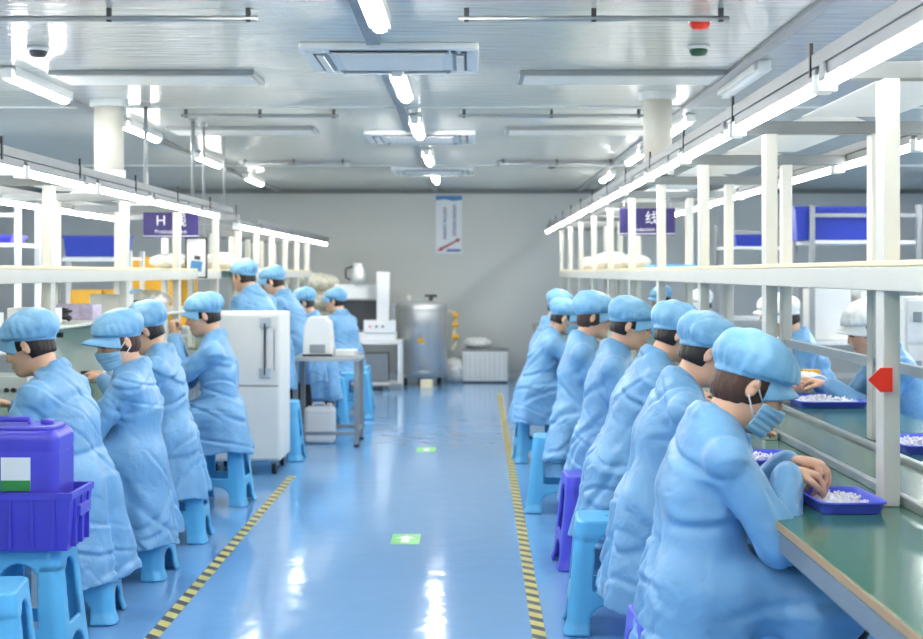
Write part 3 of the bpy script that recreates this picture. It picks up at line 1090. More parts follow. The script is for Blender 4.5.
LY = [7.47 + 1.63 * k for k in range(-2, 4)]
lk = rack('long white lamp rack with shelf on the workbench with the seated mask wearer', -2.17, -2.6, LY, 1.90, .79, -2.95, -1.97, 3.2, 12.45)
for x in (-2.0, -2.95):
    MB().box(x - .02, x + .02, 3.0, 12.1, 1.952, 1.995).build('lamp_rail', M['alu_beam'], lk, bevel=.003)
for k in range(len(LY) - 1):
    MB().prism([(-2.56, 1.956), (-2.45, 2.0), (-2.32, 2.0), (-2.2, 1.956)], 'y', LY[k] + .12, LY[k + 1] - .12).build('duct_cover', M['white'], lk, bevel=.01)
for k in range(7):
    yy = 4.9 + 1.23 * k
    MB().box(-1.985, -1.975, yy - .008, yy + .008, 1.93, 2.03).build('hook', M['black'], lk)
MB().box(-2.64, -2.14, 3.2, 12.45, 1.155, 1.17).build('lower_shelf', M['cabinet'], lk, bevel=.003)
LB = [13.0 + 1.1 * k for k in range(6)]
lb = rack('white lamp rack behind the standing workers, closest to the back wall', -2.08, -2.5, LB, 1.83, .79, -2.8, -1.86, 12.7, 18.8)
for x in (-1.89, -2.8):
    MB().box(x - .02, x + .02, 12.7, 19.3, 1.882, 1.925).build('lamp_rail', M['alu_beam'], lb, bevel=.003)


def tube_light(label, x, y, z, L, group, first=[]):
    if not first:
        t = thing('tube_light', label, 'lamp', (x, y, z), 0, group)
        MB().box(-.02, .02, -.5, .5, .013, .05).build('housing', M['alu_beam'], t, bevel=.004)
        MB().cyl((0, -.482, 0), (0, .482, 0), .018).build('tube', M['tube'], t, smooth=True)
        for e in (-1, 1):
            MB().box(-.026, .026, e * .5 - .010, e * .5 + .010, -.028, .03).build('end_cap', M['white'], t, bevel=.004)
        first.append(t)
    else:
        t = dup(first[0], (x, y, z), 0, label, group)
    t.scale = (1, L, 1)
    return t


NTH = ['first', 'second', 'third', 'fourth', 'fifth', 'sixth', 'seventh', 'eighth', 'ninth', 'tenth', 'eleventh', 'twelfth', 'thirteenth']
for k in range(12):
    y = 3.52 + 1.375 * k
    tube_light('lit tube over aisle edge of the green bench, %s from the camera' % NTH[k], 1.03, y, 2.0, 1.30, 'tubes over the aisle edge of the green bench')
tube_light('lit tube over the aisle edge of the green bench, close behind the camera', 1.03, 2.14, 2.0, 1.30, 'tubes over the green bench out of the picture')
for k in range(12):
    y = 2.8 + 1.375 * k
    tube_light('lit tube over far edge of the green bench, %s from the camera' % NTH[k], 1.93, y, 2.0, 1.30, 'tubes over the far edge of the green bench')
for k in range(5):
    y = 5.84 + 1.25 * k
    tube_light('lit tube over the seated row with the mask wearer, %s from the camera' % NTH[k], -2.0, y, 1.90, 1.2, 'tubes over the aisle edge of the cabinet side bench')
for k in range(6):
    y = 5.6 + 1.25 * k
    tube_light('lit tube over far edge of the mask wearer bench, %s from camera' % NTH[k], -2.95, y, 1.90, 1.2, 'tubes over the far edge of the cabinet side bench')
for k in range(6):
    y = 12.3 + 1.22 * k
    tube_light('lit tube over the standing workers near the back wall, %s from the camera' % NTH[k], -1.89, y, 1.83, 1.18, 'tubes over the standing workers')


# ------------------------------------------------------------------ benches
def bench(label, xf, xk, y0, y1, zt, conv=None, ylegs=()):
    t = thing('workbench', label, 'workbench', ((xf + xk) / 2, (y0 + y1) / 2, 0), 0)
    c = t.location
    s = 1 if xk > xf else -1
    def B(x0, x1, ya, yb, za, zb): return MB().box(min(x0, x1) - c.x, max(x0, x1) - c.x, ya - c.y, yb - c.y, za, zb)
    B(xf, xk, y0, y1, zt - .03, zt).build('worktop', M['bench_green'], t, bevel=.003)
    B(xf - s * .004, xf, y0, y1, zt - .022, zt - .001).build('edge_band', M['wood_edge'], t)
    B(xf + s * .004, xf + s * .034, y0, y1, zt - .085, zt - .031).build('front_rail', M['grey_metal'], t, bevel=.003)
    B(xk - s * .034, xk - s * .004, y0, y1, zt - .085, zt - .031).build('back_rail', M['alu'], t, bevel=.003)
    for y in ylegs:
        for x in (xf + s * .35, xk - s * .10):
            B(x - .025, x + .025, y - .025, y + .025, 0, zt - .031).build('leg', M['grey_metal'], t, bevel=.003)
    if conv:
        B(conv[0] + .02, conv[1] - .02, y0, y1, zt + .0005, zt + .006).build('conveyor_belt', M['belt_green'], t)
        for x in (conv[0], conv[1]):
            B(x - .012, x + .012, y0, y1, zt + .0005, zt + .028).build('belt_guide', M['alu'], t, bevel=.003)
    return t


bench('long green-topped workbench with conveyor belt beside the row of violet and blue stools', .82, 2.02, 1.4, 19.0, .79, (1.235, 1.50), [2.2 + 2.3 * k for k in range(8)])
bench('long workbench in front of the seated mask wearer, beneath the cluttered shelves', -1.86, -3.05, 3.0, 12.5, .79, None, [3.6 + 2.2 * k for k in range(5)])
bench('workbench in front of the standing workers, closest to the back wall', -1.95, -2.95, 12.7, 18.8, .79, None, [13.2, 15.6, 18.2])
# under-bench back board


# ------------------------------------------------------------------ signs
def line_sign(cx, y, z0, wid, hgt, chars, label):
    t = thing('line_sign', label, 'sign', (cx, y, z0), 0, 'violet production line signs')
    MB().box(-wid / 2, wid / 2, -.008, .008, 0, hgt).build('board', M['sign'], t)
    MB().box(-wid / 2, wid / 2, -.0105, .010, .010, .016).build('stripe', M['sign_text'], t)
    for ch, fx in chars:
        text(ch, hgt * .52, M['sign_text'], t, (-wid / 2 + fx * wid, -.010, hgt * .62))
    text('Production line', hgt * .19, M['sign_text'], t, (0, -.010, hgt * .22))
    for s in (-1, 1):
        MB().cyl((s * wid * .42, 0, hgt), (s * wid * .42, 0, hgt + .30 if cx < 0 else hgt + .075), .004, n=6).build('hanger', M['grey_metal'], t)


line_sign(-2.33, 11.3, 1.725, .43, .21, (('H', .32), ('线', .66)), 'violet hanging sign reading H above the framed notice board')
line_sign(1.345, 11.0, 1.735, .42, .205, (('线', .58),), 'violet hanging production line sign over the green bench')
t = thing('notice_board', 'framed white notice board hanging under the violet H sign', 'notice board', (-2.155, 11.42, 1.42))
MB().box(-.075, .075, -.006, .006, 0, .30).build('sheet', M['label_white'], t)
f = MB()
for a, b, c_, d in ((-.085, .085, -.01, 0), (-.085, .085, .30, .31), (-.085, -.075, 0, .30), (.075, .085, 0, .30)):
    f.box(a, b, -.009, .009, c_, d)
f.build('frame', M['black'], t)
MB().prism([(-.05, .05), (.04, .04), (.05, .12), (-.04, .13)], 'y', -.008, -.006).build('photo_print', M['banner_blue'], t)
MB().prism([(-.02, .14), (.03, .13), (.035, .16), (-.01, .17)], 'y', -.008, -.006).build('photo_print', M['dark_metal'], t)
for s in (-1, 1):
    MB().cyl((s * .06, 0, .31), (s * .06, 0, .46), .003, n=6).build('hanger', M['grey_metal'], t)

# red card on the post
o = MB().prism([(-.035, 0), (-.0, .034), (.034, .034), (.034, -.034), (.0, -.034)], 'y', -.002, .002).build('red_card', M['red'])
o.location = (1.152, 4.07, 1.15)
tag(o, 'bright red arrow-shaped card on the thick white post', 'card')


# ------------------------------------------------------------------ stools
def stool_parts(root, m, h=.006):
    H = .455
    def field(lo, hi):
        F = Field(lo, hi, h)
        X, Y, Z = F.grid()
        w_ = .140 + .045 * (1 - Z / H) + .012 * np.clip(1 - Z / .05, 0, 1)
        rc = .045
        def sq(hw):
            qx, qy = np.abs(X) - hw + rc, np.abs(Y) - hw + rc
            return np.sqrt(np.maximum(qx, 0) ** 2 + np.maximum(qy, 0) ** 2) + np.minimum(np.maximum(qx, qy), 0) - rc
        out = np.maximum(np.maximum(sq(w_), Z - H), .003 - Z)
        inn = np.maximum(sq(w_ - .016), Z - H + .022)
        d = np.maximum(out, -inn)
        for U, V in ((X, Y), (Y, X)):
            aw = .062 + .02 * (1 - Z / H)
            up_ = np.maximum(np.abs(U) - aw, np.maximum(.175 - Z, Z - .335))
            top = np.sqrt(U ** 2 + (Z - .335) ** 2) - (.062 + .02 * (1 - .335 / H))
            low = np.maximum(np.abs(U) - .088, Z - .075)
            lo2 = np.sqrt((U / 1.3) ** 2 + (Z - .06) ** 2) - .066
            hole = np.minimum(np.minimum(up_, top), np.minimum(low, lo2)) + 0 * V
            d = np.maximum(d, -hole)
        groove = np.sqrt((np.abs(X) - .0) ** 2 + (np.abs(Y) - .0) ** 2 + (Z - H) ** 2) - .02
        d = np.maximum(d, -groove)
        return F, d, X, Y, Z
    lo, hi = (-.22, -.22, -.012), (.22, .22, H + .02)
    F, d, X, Y, Z = field(lo, hi)
    F.F = np.maximum(d, .366 - Z) + 0 * X
    F.obj('seat', m, root)
    leg0 = np.maximum(d, Z - .40)
    for sx in (1, -1):
        for sy in (1, -1):
            F.F = np.maximum(leg0, np.maximum(.068 - sx * X, .068 - sy * Y))
            F.obj('leg', m, root)
    for U, V in ((X, Y), (Y, X)):
        for s in (1, -1):
            F.F = np.maximum(leg0, np.maximum(np.maximum(np.abs(U) - .085, .07 - s * V), Z - .25))
            F.obj('crossbar', m, root)


proto_blue = thing('stool', 'tmp', 'stool')
stool_parts(proto_blue, M['stool'])
proto_violet = thing('stool', 'tmp', 'stool')
stool_parts(proto_violet, M['purple_stool'])
used = {}


def stool(x, y, rz, label, violet=False, group=None):
    p = proto_violet if violet else proto_blue
    g = group or ('violet plastic stools' if violet else 'sky blue plastic stools')
    if p.name not in used:
        used[p.name] = 1
        p.location = (x, y, 0); p.rotation_euler = (0, 0, rz)
        tag(p, label, 'stool', g)
        return p
    return dup(p, (x, y, 0), rz, label, g)


stool(.62, 4.25, .08, 'violet plastic stool under the person with hands over the nearest tray', True)
stool(.575, 5.95, -.05, 'blue plastic stool between the two violet stools', False)
stool(.61, 7.22, .06, 'violet plastic stool behind the blue stool, second violet one from the camera', True)
stool(.68, 7.75, .06, 'blue plastic stool hidden behind the second violet stool', False)
stool(.53, 8.9, -.06, 'blue plastic stool under the brown-haired worker in the brimmed cap', False)
stool(.52, 11.2, .05, 'blue plastic stool under the masked worker near the end of the green bench row', False)
stool(-1.625, 5.36, .0, 'blue plastic stool carrying the violet box and crate', False)
stool(-1.57, 4.62, .12, 'blue plastic stool in front of the violet crate, cut by the picture corner', False)
stool(-1.665, 6.12, .1, 'blue plastic stool under the worker behind the violet crate', False)
stool(-1.625, 6.99, -.05, 'blue plastic stool under the worker with brimmed cap and face mask', False)
stool(-1.61, 7.92, .05, 'blue plastic stool between the mask wearer and the worker beside the cabinet', False)
stool(-1.57, 9.16, -.05, 'blue plastic stool under the worker sitting beside the tall cabinet', False)
stool(-1.48, 11.3, .0, 'blue plastic stool just behind the tall cabinet on castors', False)
stool(-1.34, 13.8, .15, 'blue plastic stool behind the white jerrycan at the steel table', False)
stool(-1.15, 14.5, .1, 'blue plastic stool seen through the steel table frame', False)
stool(-1.22, 15.6, .0, 'blue plastic stool under the worker facing the tall white machine', False)

# ------------------------------------------------------------------ people
GR = 'workers seated along the green bench'
person('person in blue smock, cap and mask, both hands over the nearest white parts tray', (.635, 4.12), .04, lean=.10, head_pitch=.66, h=.006, seed=1,
       mask=True, bangs=True, hair='hair_brown', hem=.20, hands={-1: (.265, -.02, .885), 1: (.30, .10, .90)}, group=GR, elbow_out=.55,
       palms={-1: ((.92, .22, -.22), (-.1, 0, -1)), 1: ((.85, -.45, -.12), (0, 0, -1))}, cap_puff=1.05, neck_fwd=.42, brim=.7, tl=.90, elbow_back=-.1)
person('person in blue smock and cap, second from the camera at the green bench', (.68, 5.40), 0, lean=.20, head_pitch=.50, h=.007, seed=2,
       hem=.24, hands={-1: (.32, -.10, .87), 1: (.32, .10, .87)}, group=GR, neck_fwd=.4, brim=.8)
person('person in blue smock and cap with bare neck, third at the green bench', (.665, 6.55), .03, lean=.32, head_pitch=.42, h=.0075, seed=3,
       hem=.26, hands={-1: (.32, -.10, .88), 1: (.32, .10, .88)}, group=GR, neck_fwd=.40, tl=1.03)
person('person in blue smock and cap, face in clear profile, fourth at the green bench', (.675, 7.60), -.12, lean=.16, head_pitch=.36, h=.008, seed=4,
       hem=.28, hands={-1: (.32, -.10, .88), 1: (.32, .10, .88)}, group=GR, neck_fwd=.25, tl=.96, brim=.8)
person('person with brown hair under a blue brimmed cap, beside the blue stool near the tape', (.64, 8.85), -.08, lean=.08, head_pitch=.30, h=.009, seed=5,
       bangs=True, hair='hair_brown', hem=.33, hands={-1: (.36, -.10, .88), 1: (.36, .10, .88)}, group=GR, brim=1.4, cap_puff=1.15)
person('person in blue smock and mask leaning with raised arm, sixth at the green bench', (.49, 11.05), 0.05, lean=.28, head_pitch=.45, h=.009, seed=6,
       mask=True, hem=.32, hands={-1: (.40, -.12, .98), 1: (.40, .12, .95)}, group=GR, trousers='trousers_blue', neck_fwd=.35, tl=.87)
person('person in blue smock at the far end of the green bench row', (.56, 11.95), 0.1, lean=.20, head_pitch=.45, h=.010, seed=7,
       hem=.30, hands={-1: (.37, -.10, .88), 1: (.37, .10, .88)}, group=GR, trousers='trousers_blue')

GL = 'workers seated beside the shelves'
person('person in blue smock seen from behind, beside the violet crate', (-1.65, 6.10), PI - .18, lean=.22, head_pitch=.45, h=.006, seed=8, head_yaw=.1,
       hem=.17, hands={-1: (.36, -.14, .87), 1: (.36, .14, .87)}, group=GL, neck_fwd=.4, cap_puff=1.08, brim=.7, tl=.93)
person('person in blue brimmed cap and pale blue face mask looking down', (-1.60, 6.95), PI + .12, lean=.0, head_pitch=.42, head_yaw=.55, h=.006, seed=9,
       mask=True, bangs=True, hair='hair_brown', hem=.17, hands={-1: (.35, -.10, .88), 1: (.35, .10, .88)}, group=GL, brim=1.45, neck_fwd=.3, cap_puff=1.05, tl=.84)
person('person in blue cap seated directly behind the mask wearer', (-1.63, 7.90), PI + .1, lean=.10, head_pitch=.50, h=.0075, seed=10, head_yaw=.1,
       hem=.24, hands={-1: (.35, -.10, .88), 1: (.35, .10, .88)}, group=GL, neck_fwd=.3, tl=.88, cap_puff=1.15)
person('person in blue smock holding both hands up to the face beside the tall cabinet', (-1.56, 9.12), PI + .12, lean=.08, head_pitch=.33, h=.007, seed=11, head_yaw=.05,
       hem=.34, hands={-1: (.28, -.04, 1.02), 1: (.29, .07, 1.05)}, group=GL, brim=.7, neck_fwd=.2, elbow_out=.3, hand_curl=.95,
       palms={-1: ((.25, .25, .9), (-.7, .5, .3)), 1: ((.2, -.25, .9), (-.7, -.5, .3))})
GS = 'workers between the cabinet and the back wall'
person('tall person in blue smock standing with back turned behind the cabinet', (-1.66, 11.95), PI - .55, lean=.36, head_pitch=.25, h=.008, seed=12, stand=True,
       hem=.50, hands={-1: (.40, -.15, 1.05), 1: (.40, .15, 1.05)}, group=GS, brim=0, seat_z=.84)
person('person in blue smock standing between the cabinet and the hooded machine', (-1.50, 13.0), PI - .15, lean=.38, head_pitch=.35, h=.009, seed=13, stand=True,
       hem=.48, hands={-1: (.42, -.12, 1.02), 1: (.42, .12, 1.02)}, group=GS, seat_z=.80)
person('person in blue smock seated behind the white-hooded machine on the steel table', (-1.40, 13.8), PI + .1, lean=.20, head_pitch=.35, h=.010, seed=14,
       hem=.26, hands={-1: (.42, -.10, .90), 1: (.42, .10, .90)}, group=GS, trousers='trousers_blue')
person('person in flat blue cap turned towards the cream bags by the white machine', (-1.33, 15.55), PI - .55, tl=.88, lean=.14, head_pitch=.15, h=.010, seed=15,
       hem=.30, hands={-1: (.42, -.10, .95), 1: (.42, .10, .95)}, group=GS, trousers='trousers_blue', head_yaw=.3)
person('person in blue cap across the workbench, seen between the shelf posts', (-3.30, 13.4), 0, lean=.30, head_pitch=.5, h=.012, seed=16,
       hem=.3, group=GS)
GF = 'workers on the far side of the green bench'
person('person in white cap and blue smock across the green bench beside the thick post', (2.30, 7.45), PI + .05, tl=1.0, lean=.30, head_pitch=.5, h=.008, seed=17, cap='cap_white',
       bangs=True, hem=.3, hands={-1: (.48, -.16, .88), 1: (.47, .02, .88)}, group=GF, cap_puff=1.1, neck_fwd=.4)
person('person in white cap across the green bench, second from the thick post', (2.42, 9.95), PI, lean=.34, head_pitch=.5, h=.010, seed=18, cap='cap_white', hem=.3, group=GF)
person('person in white cap and pale smock, third across the green bench', (2.52, 10.9), PI, lean=.30, head_pitch=.4, h=.011, seed=19, cap='cap_white', smock='smock_white', hem=.3, group=GF)
person('person in white cap across the green bench, fourth from the thick post', (2.40, 13.6), PI, lean=.30, head_pitch=.4, h=.012, seed=20, cap='cap_white', hem=.3, group=GF)
person('person in blue cap across the green bench, closest to the back wall', (2.35, 16.2), PI, lean=.25, head_pitch=.4, h=.012, seed=21, hem=.3, group=GF)


# ------------------------------------------------------------------ cabinet on castors
def castor(parent, x, y, r=.046):
    c = MB().box(-.022, .022, -.03, .03, r * 1.3, r * 2 + .02).build('castor', M['grey_metal'], parent, bevel=.003)
    c.location = (x, y, 0)
    MB().cyl((-.014, 0, r), (.014, 0, r), r, n=20).build('wheel', M['black'], c)


t = thing('cabinet', 'tall pale two-door cabinet on castors standing beside the striped tape', 'cabinet', (-1.62, 10.68, 0))
MB().box(-.26, .26, -.28, .28, .10, 1.165).build('body', M['cabinet'], t, bevel=.012)
d = MB().box(-.25, .25, -.300, -.282, .645, 1.15).build('door', M['cabinet'], t, bevel=.006)
MB().box(.148, .158, -.325, -.301, .72, 1.09).build('lock_bar', M['black'], d)
for z in (.70, 1.06):
    MB().box(.115, .20, -.322, -.301, z, z + .075).build('hinge', M['steel'], d, bevel=.006)
MB().box(.215, .222, -.304, -.300, .75, 1.05).build('vent_line', M['grey_metal'], d)
d = MB().box(-.25, .25, -.300, -.282, .115, .635).build('door', M['cabinet'], t, bevel=.006)
for sx in (-1, 1):
    for sy in (-1, 1):
        castor(t, sx * .21, sy * .22)

# ------------------------------------------------------------------ steel table and what stands on it
t = thing('steel_table', 'grey steel work table with thin legs behind the tall cabinet', 'table', (-1.20, 12.35, 0))
MB().box(-.28, .28, -.30, .30, .715, .75).build('tabletop', M['wood_top'] if 'wood_top' in M else M['alu'], t, bevel=.004)
for sx in (-1, 1):
    for sy in (-1, 1):
        l = MB().box(sx * .255 - .02, sx * .255 + .02, sy * .27 - .02, sy * .27 + .02, .02, .715).build('leg', M['grey_metal'], t, bevel=.003)
        MB().cyl((sx * .255, sy * .27, 0), (sx * .255, sy * .27, .022), .022).build('foot', M['black'], l)
for sy in (-1, 1):
    MB().box(-.235, .235, sy * .27 - .015, sy * .27 + .015, .10, .13).build('stretcher', M['grey_metal'], t, bevel=.003)
for sx in (-1, 1):
    MB().box(sx * .255 - .015, sx * .255 + .015, -.25, .25, .10, .13).build('stretcher', M['grey_metal'], t, bevel=.003)
t = thing('bench_machine', 'pale hooded machine standing on the grey steel table', 'machine', (-1.27, 12.25, .752))
MB().prism([(-.13, 0), (.12, 0), (.10, .28), (.05, .33), (-.08, .33), (-.12, .25)], 'y', -.13, .13).build('hood', M['white_grey'] if 'white_grey' in M else M['cabinet'], t, bevel=.012)
MB().box(-.07, .06, -.138, -.128, .03, .10).build('vent', M['grey_metal'], t)
MB().box(-.13, .12, -.14, -.131, .0, .02).build('base_strip', M['dark_metal'], t)
o = MB().prism(rr(.085, .10, .012), 'z', 0, .05).build('paper_box', M['white'], bevel=.004)
o.location = (-1.05, 12.3, .752)
tag(o, 'flat white paper box lying on the grey steel table', 'box')
# white jerrycan below the table
def jerrycan(name, x, y, z, w_, d, hgt, m, label, cat, cap_m, n=.008):
    t = thing(name, label, cat, (x, y, z))
    F = Field((-w_ - .03, -d - .03, -.02), (w_ + .03, d + .03, hgt + .09), n)
    X, Y, Z = F.grid()
    r = .035
    q = [np.maximum(np.abs(X) - w_ + r, 0), np.maximum(np.abs(Y) - d + r, 0), np.maximum(np.abs(Z - hgt / 2) - hgt / 2 + r, 0)]
    F.F = np.sqrt(q[0] ** 2 + q[1] ** 2 + q[2] ** 2) - r + 0 * X
    F.F += .003 * np.clip(1 - np.abs(Z - hgt * .82) / .008, 0, 1) + 0 * X
    b = F.obj('body', m, t)
    MB().tube([(-w_ * .5, 0, hgt - .01), (-w_ * .42, 0, hgt + .03), (w_ * .25, 0, hgt + .03), (w_ * .33, 0, hgt - .01)], .011, 10).build('handle', m, t, smooth=True)
    MB().lathe([(.024, 0), (.024, .03), (.02, .035)], n=20).build('screw_cap', cap_m, t).location = (w_ * .62, 0, hgt - .004)
    return t


jerrycan('jerrycan', -1.28, 12.38, .0, .13, .09, .31, M['white'], 'white plastic jerrycan on the floor under the grey steel table', 'jerrycan', M['white_trim'])


# ------------------------------------------------------------------ crates
def crate(name, label, cat, x, y, z, w_, d, hgt, m, rz=0, group=None, ribs=True, parts=True):
    """open-top plastic tote: base, four walls, rim, ribs, label holders"""
    t = thing(name, label, cat, (x, y, z), rz, group)
    k = .93
    b = MB()
    def ring(s0, z0, s1, z1, th):
        o0 = [(sx * w_ * s0, sy * d * s0, z0) for sx, sy in ((-1, -1), (1, -1), (1, 1), (-1, 1))]
        o1 = [(sx * w_ * s1, sy * d * s1, z1) for sx, sy in ((-1, -1), (1, -1), (1, 1), (-1, 1))]
        i0 = [(sx * (w_ * s0 - th), sy * (d * s0 - th), z0) for sx, sy in ((-1, -1), (1, -1), (1, 1), (-1, 1))]
        i1 = [(sx * (w_ * s1 - th), sy * (d * s1 - th), z1) for sx, sy in ((-1, -1), (1, -1), (1, 1), (-1, 1))]
        fs = []
        for a in range(4):
            c = (a + 1) % 4
            fs += [(a, c, 4 + c, 4 + a), (8 + c, 8 + a, 12 + a, 12 + c), (4 + a, 4 + c, 12 + c, 12 + a), (c, a, 8 + a, 8 + c)]
        b.add(o0 + o1 + i0 + i1, fs)
    ring(k, .0, 1, hgt, .006)
    b.box(-w_ * k + .004, w_ * k - .004, -d * k + .004, d * k - .004, .0, .006)
    b.build('shell', m, t)
    if parts:
        r_ = MB()
        b = r_
        ring(1.03, hgt - .022, 1.03, hgt + .002, .014)
        b.build('rim', m, t)
        if ribs:
            r_ = MB()
            for s in (-1, 1):
                for q in (-.72, -.36, 0, .36, .72):
                    r_.box(w_ * q - .005, w_ * q + .005, s * d * .965 - .012, s * d * .965 + .012, .008, hgt - .022)
                for q in (-.6, 0, .6):
                    r_.box(s * w_ * .965 - .012, s * w_ * .965 + .012, d * q - .005, d * q + .005, .008, hgt - .022)
            r_.build('rib', m, t)
            for s in (-1, 1):
                MB().box(s * (w_ * 1.03) - .010, s * (w_ * 1.03) + .010, -.07, .07, hgt * .55, hgt * .74).build('handle', m, t, bevel=.004)
    return t


crate('plastic_crate', 'open violet plastic crate under the violet lidded box on a stool', 'crate', -1.64, 5.32, .457, .215, .15, .205, M['purple'])
t = jerrycan('lidded_box', -1.665, 5.32, .464, .185, .125, .42, M['purple'], 'violet lidded plastic box with a white and green label', 'box', M['purple'], .007)
MB().prism(rr(.16, .10, .03), 'z', .414, .432).build('lid', M['purple'], t, bevel=.006)
l = MB().box(-.015, .09, -.1285, -.125, .205, .325).build('paper_label', M['label_white'], t)
MB().box(-.015, .09, -.1295, -.1285, .205, .243).build('green_band', M['label_green'], l)
for k, (a, b) in enumerate(((-.098, -.02), (-.098, -.035), (-.098, -.05))):
    pass


# ------------------------------------------------------------------ parts trays
def tray(x, y, z, w_, d, label, hgt=.03, rz=0, heap=60, heap_label=None, seed=0, group='violet-blue parts trays', heap_r=.5):
    t = thing('parts_tray', label, 'tray', (x, y, z), rz, group)
    o0, o1 = rr(w_ * .9, d * .9, .03), rr(w_, d, .04)
    i0, i1 = rr(w_ * .9 - .004, d * .9 - .004, .028), rr(w_ - .005, d - .005, .037)
    n = len(o0)
    vs = [(a, b, 0) for a, b in o0] + [(a, b, hgt) for a, b in o1] + [(a, b, hgt) for a, b in i1] + [(a, b, .004) for a, b in i0]
    fs = []
    for r_ in range(3):
        for k in range(n):
            fs.append((r_ * n + k, r_ * n + (k + 1) % n, (r_ + 1) * n + (k + 1) % n, (r_ + 1) * n + k))
    fs += [tuple(range(3 * n, 4 * n)), tuple(range(n - 1, -1, -1))]
    MB().add(vs, fs).build('dish', M['tray'], t)
    rim = MB()
    pts = [(a * 1.01, b * 1.01, hgt) for a, b in rr(w_, d, .04)]
    rim.tube(pts + pts[:2], .004, 6)
    rim.build('rim', M['tray'], t, smooth=True)
    if heap:
        r = random.Random(seed)
        m = MB()
        for k in range(heap):
            a = r.uniform(0, 2 * PI); q = math.sqrt(r.random()) * heap_r
            px, py = math.cos(a) * q * w_ * 1.5, math.sin(a) * q * d * 1.5
            top = max(0, 1 - (q / heap_r) ** 2) * .022 * (1 + w_ * 2)
            T = Matrix.Translation((px, py, .010 + r.random() * top)) @ Matrix.Rotation(r.uniform(0, 3), 4, (r.random(), r.random(), r.random() + .1))
            s = r.uniform(.005, .010)
            m.box(-s, s, -s * .6, s * .6, -s * .45, s * .45, T)
            m.cyl(T @ Vector((0, 0, 0)), T @ Vector((0, 0, s * 1.5)), s * .4, n=6)
        o = m.build('small_parts', M['parts'])
        o.location = (x, y, z); o.rotation_euler = (0, 0, rz)
        tag(o, heap_label, 'parts', 'heaps of white parts', 'stuff')
    return t


ZB = .791
tray(1.045, 4.10, ZB, .092, .15, 'violet-blue tray of white parts under the nearest pair of hands', heap=130, heap_label='small white parts in the tray under the nearest hands', seed=1, rz=.05)
tray(1.02, 5.0, ZB, .10, .15, 'violet-blue tray just behind the nearest pair of hands', heap=70, heap_label='few white parts in the tray behind the nearest hands', seed=2)
tray(1.78, 7.30, ZB, .17, .25, 'wide tray heaped with white parts before the worker in white cap', heap=420, heap_label='big heap of white parts before the worker in white cap', seed=3, heap_r=.62)
tray(1.72, 5.45, ZB, .14, .20, 'tray heaped with white parts on the far belt side, cut by the picture edge', heap=260, heap_label='heap of white parts in the tray cut by the picture edge', seed=4, heap_r=.62)
tray(1.72, 8.6, ZB, .13, .18, 'tray of white parts under the red card, before the second white cap', heap=220, heap_label='white parts in the tray before the second white cap', seed=5, heap_r=.6)
tray(1.02, 6.35, ZB, .10, .15, 'violet-blue tray before the second and third workers of the green bench row', heap=0)
tray(1.0, 9.3, ZB, .10, .15, 'violet-blue tray before the brown-haired worker in the brimmed cap', heap=0)
# white gloves bag and tools on the far side
def blob_bag(label, x, y, z, r, m, seed, name='plastic_bag', cat='bag', group=None):
    F = Field((-r[0] * 1.3, -r[1] * 1.3, -.02), (r[0] * 1.3, r[1] * 1.3, r[2] * 2.4), max(.007, min(r) * .11))
    F.ell((0, 0, r[2]), r, None, 0)
    rng = np.random.default_rng(seed)
    for k in range(4):
        F.ell((rng.uniform(-.5, .5) * r[0], rng.uniform(-.5, .5) * r[1], r[2] * rng.uniform(.8, 1.3)), (r[0] * .5, r[1] * .5, r[2] * .55), None, .03)
    X, Y, Z = F.grid()
    F.F += wrinkle(X, Y, Z, rng, min(r) * .07, 3.2 / min(r), 5)
    F.F = np.maximum(F.F, .003 - Z)
    o = F.obj(name, m)
    o.location = (x, y, z)
    return tag(o, label, cat, group)


blob_bag('white plastic bag lying on the green bench behind the red card', 1.80, 7.82, ZB + .0, (.13, .11, .06), M['bag'], 3)
o = MB().cyl((0, 0, 0), (0, 0, .11), .036, .032).cyl((0, 0, .11), (0, 0, .13), .03, .02).build('clear_bottle', M['tray'], smooth=False, bevel=.004)
o.location = (1.78, 9.1, ZB)
tag(o, 'small blue bottle standing on the green bench beyond the red card', 'bottle')
o = MB().box(-.05, .05, -.04, .04, 0, .12).build('yellow_carton', M['orange'], bevel=.003)
o.location = (1.9, 8.1, ZB)
tag(o, 'small yellow carton standing on the green bench before the white caps', 'carton')

# ------------------------------------------------------------------ storage racks and bins beyond the benches
def storage(label, x0, x1, y, d, zs, ztop, m, posts=True):
    t = thing('storage_rack', label, 'storage rack', ((x0 + x1) / 2, y, 0), 0)
    w_ = (x1 - x0) / 2
    for sx in (-1, 1):
        for sy in (-1, 1):
            MB().box(sx * w_ - .02, sx * w_ + .02, sy * d - .02, sy * d + .02, 0, ztop).build('post', m, t)
    for z in zs:
        MB().box(-w_, w_, -d, d, z - .03, z).build('shelf', M['white_trim'], t)
    MB().box(-w_, w_, -d - .012, -d + .012, ztop - .10, ztop - .07).build('rail', m, t)
    return t


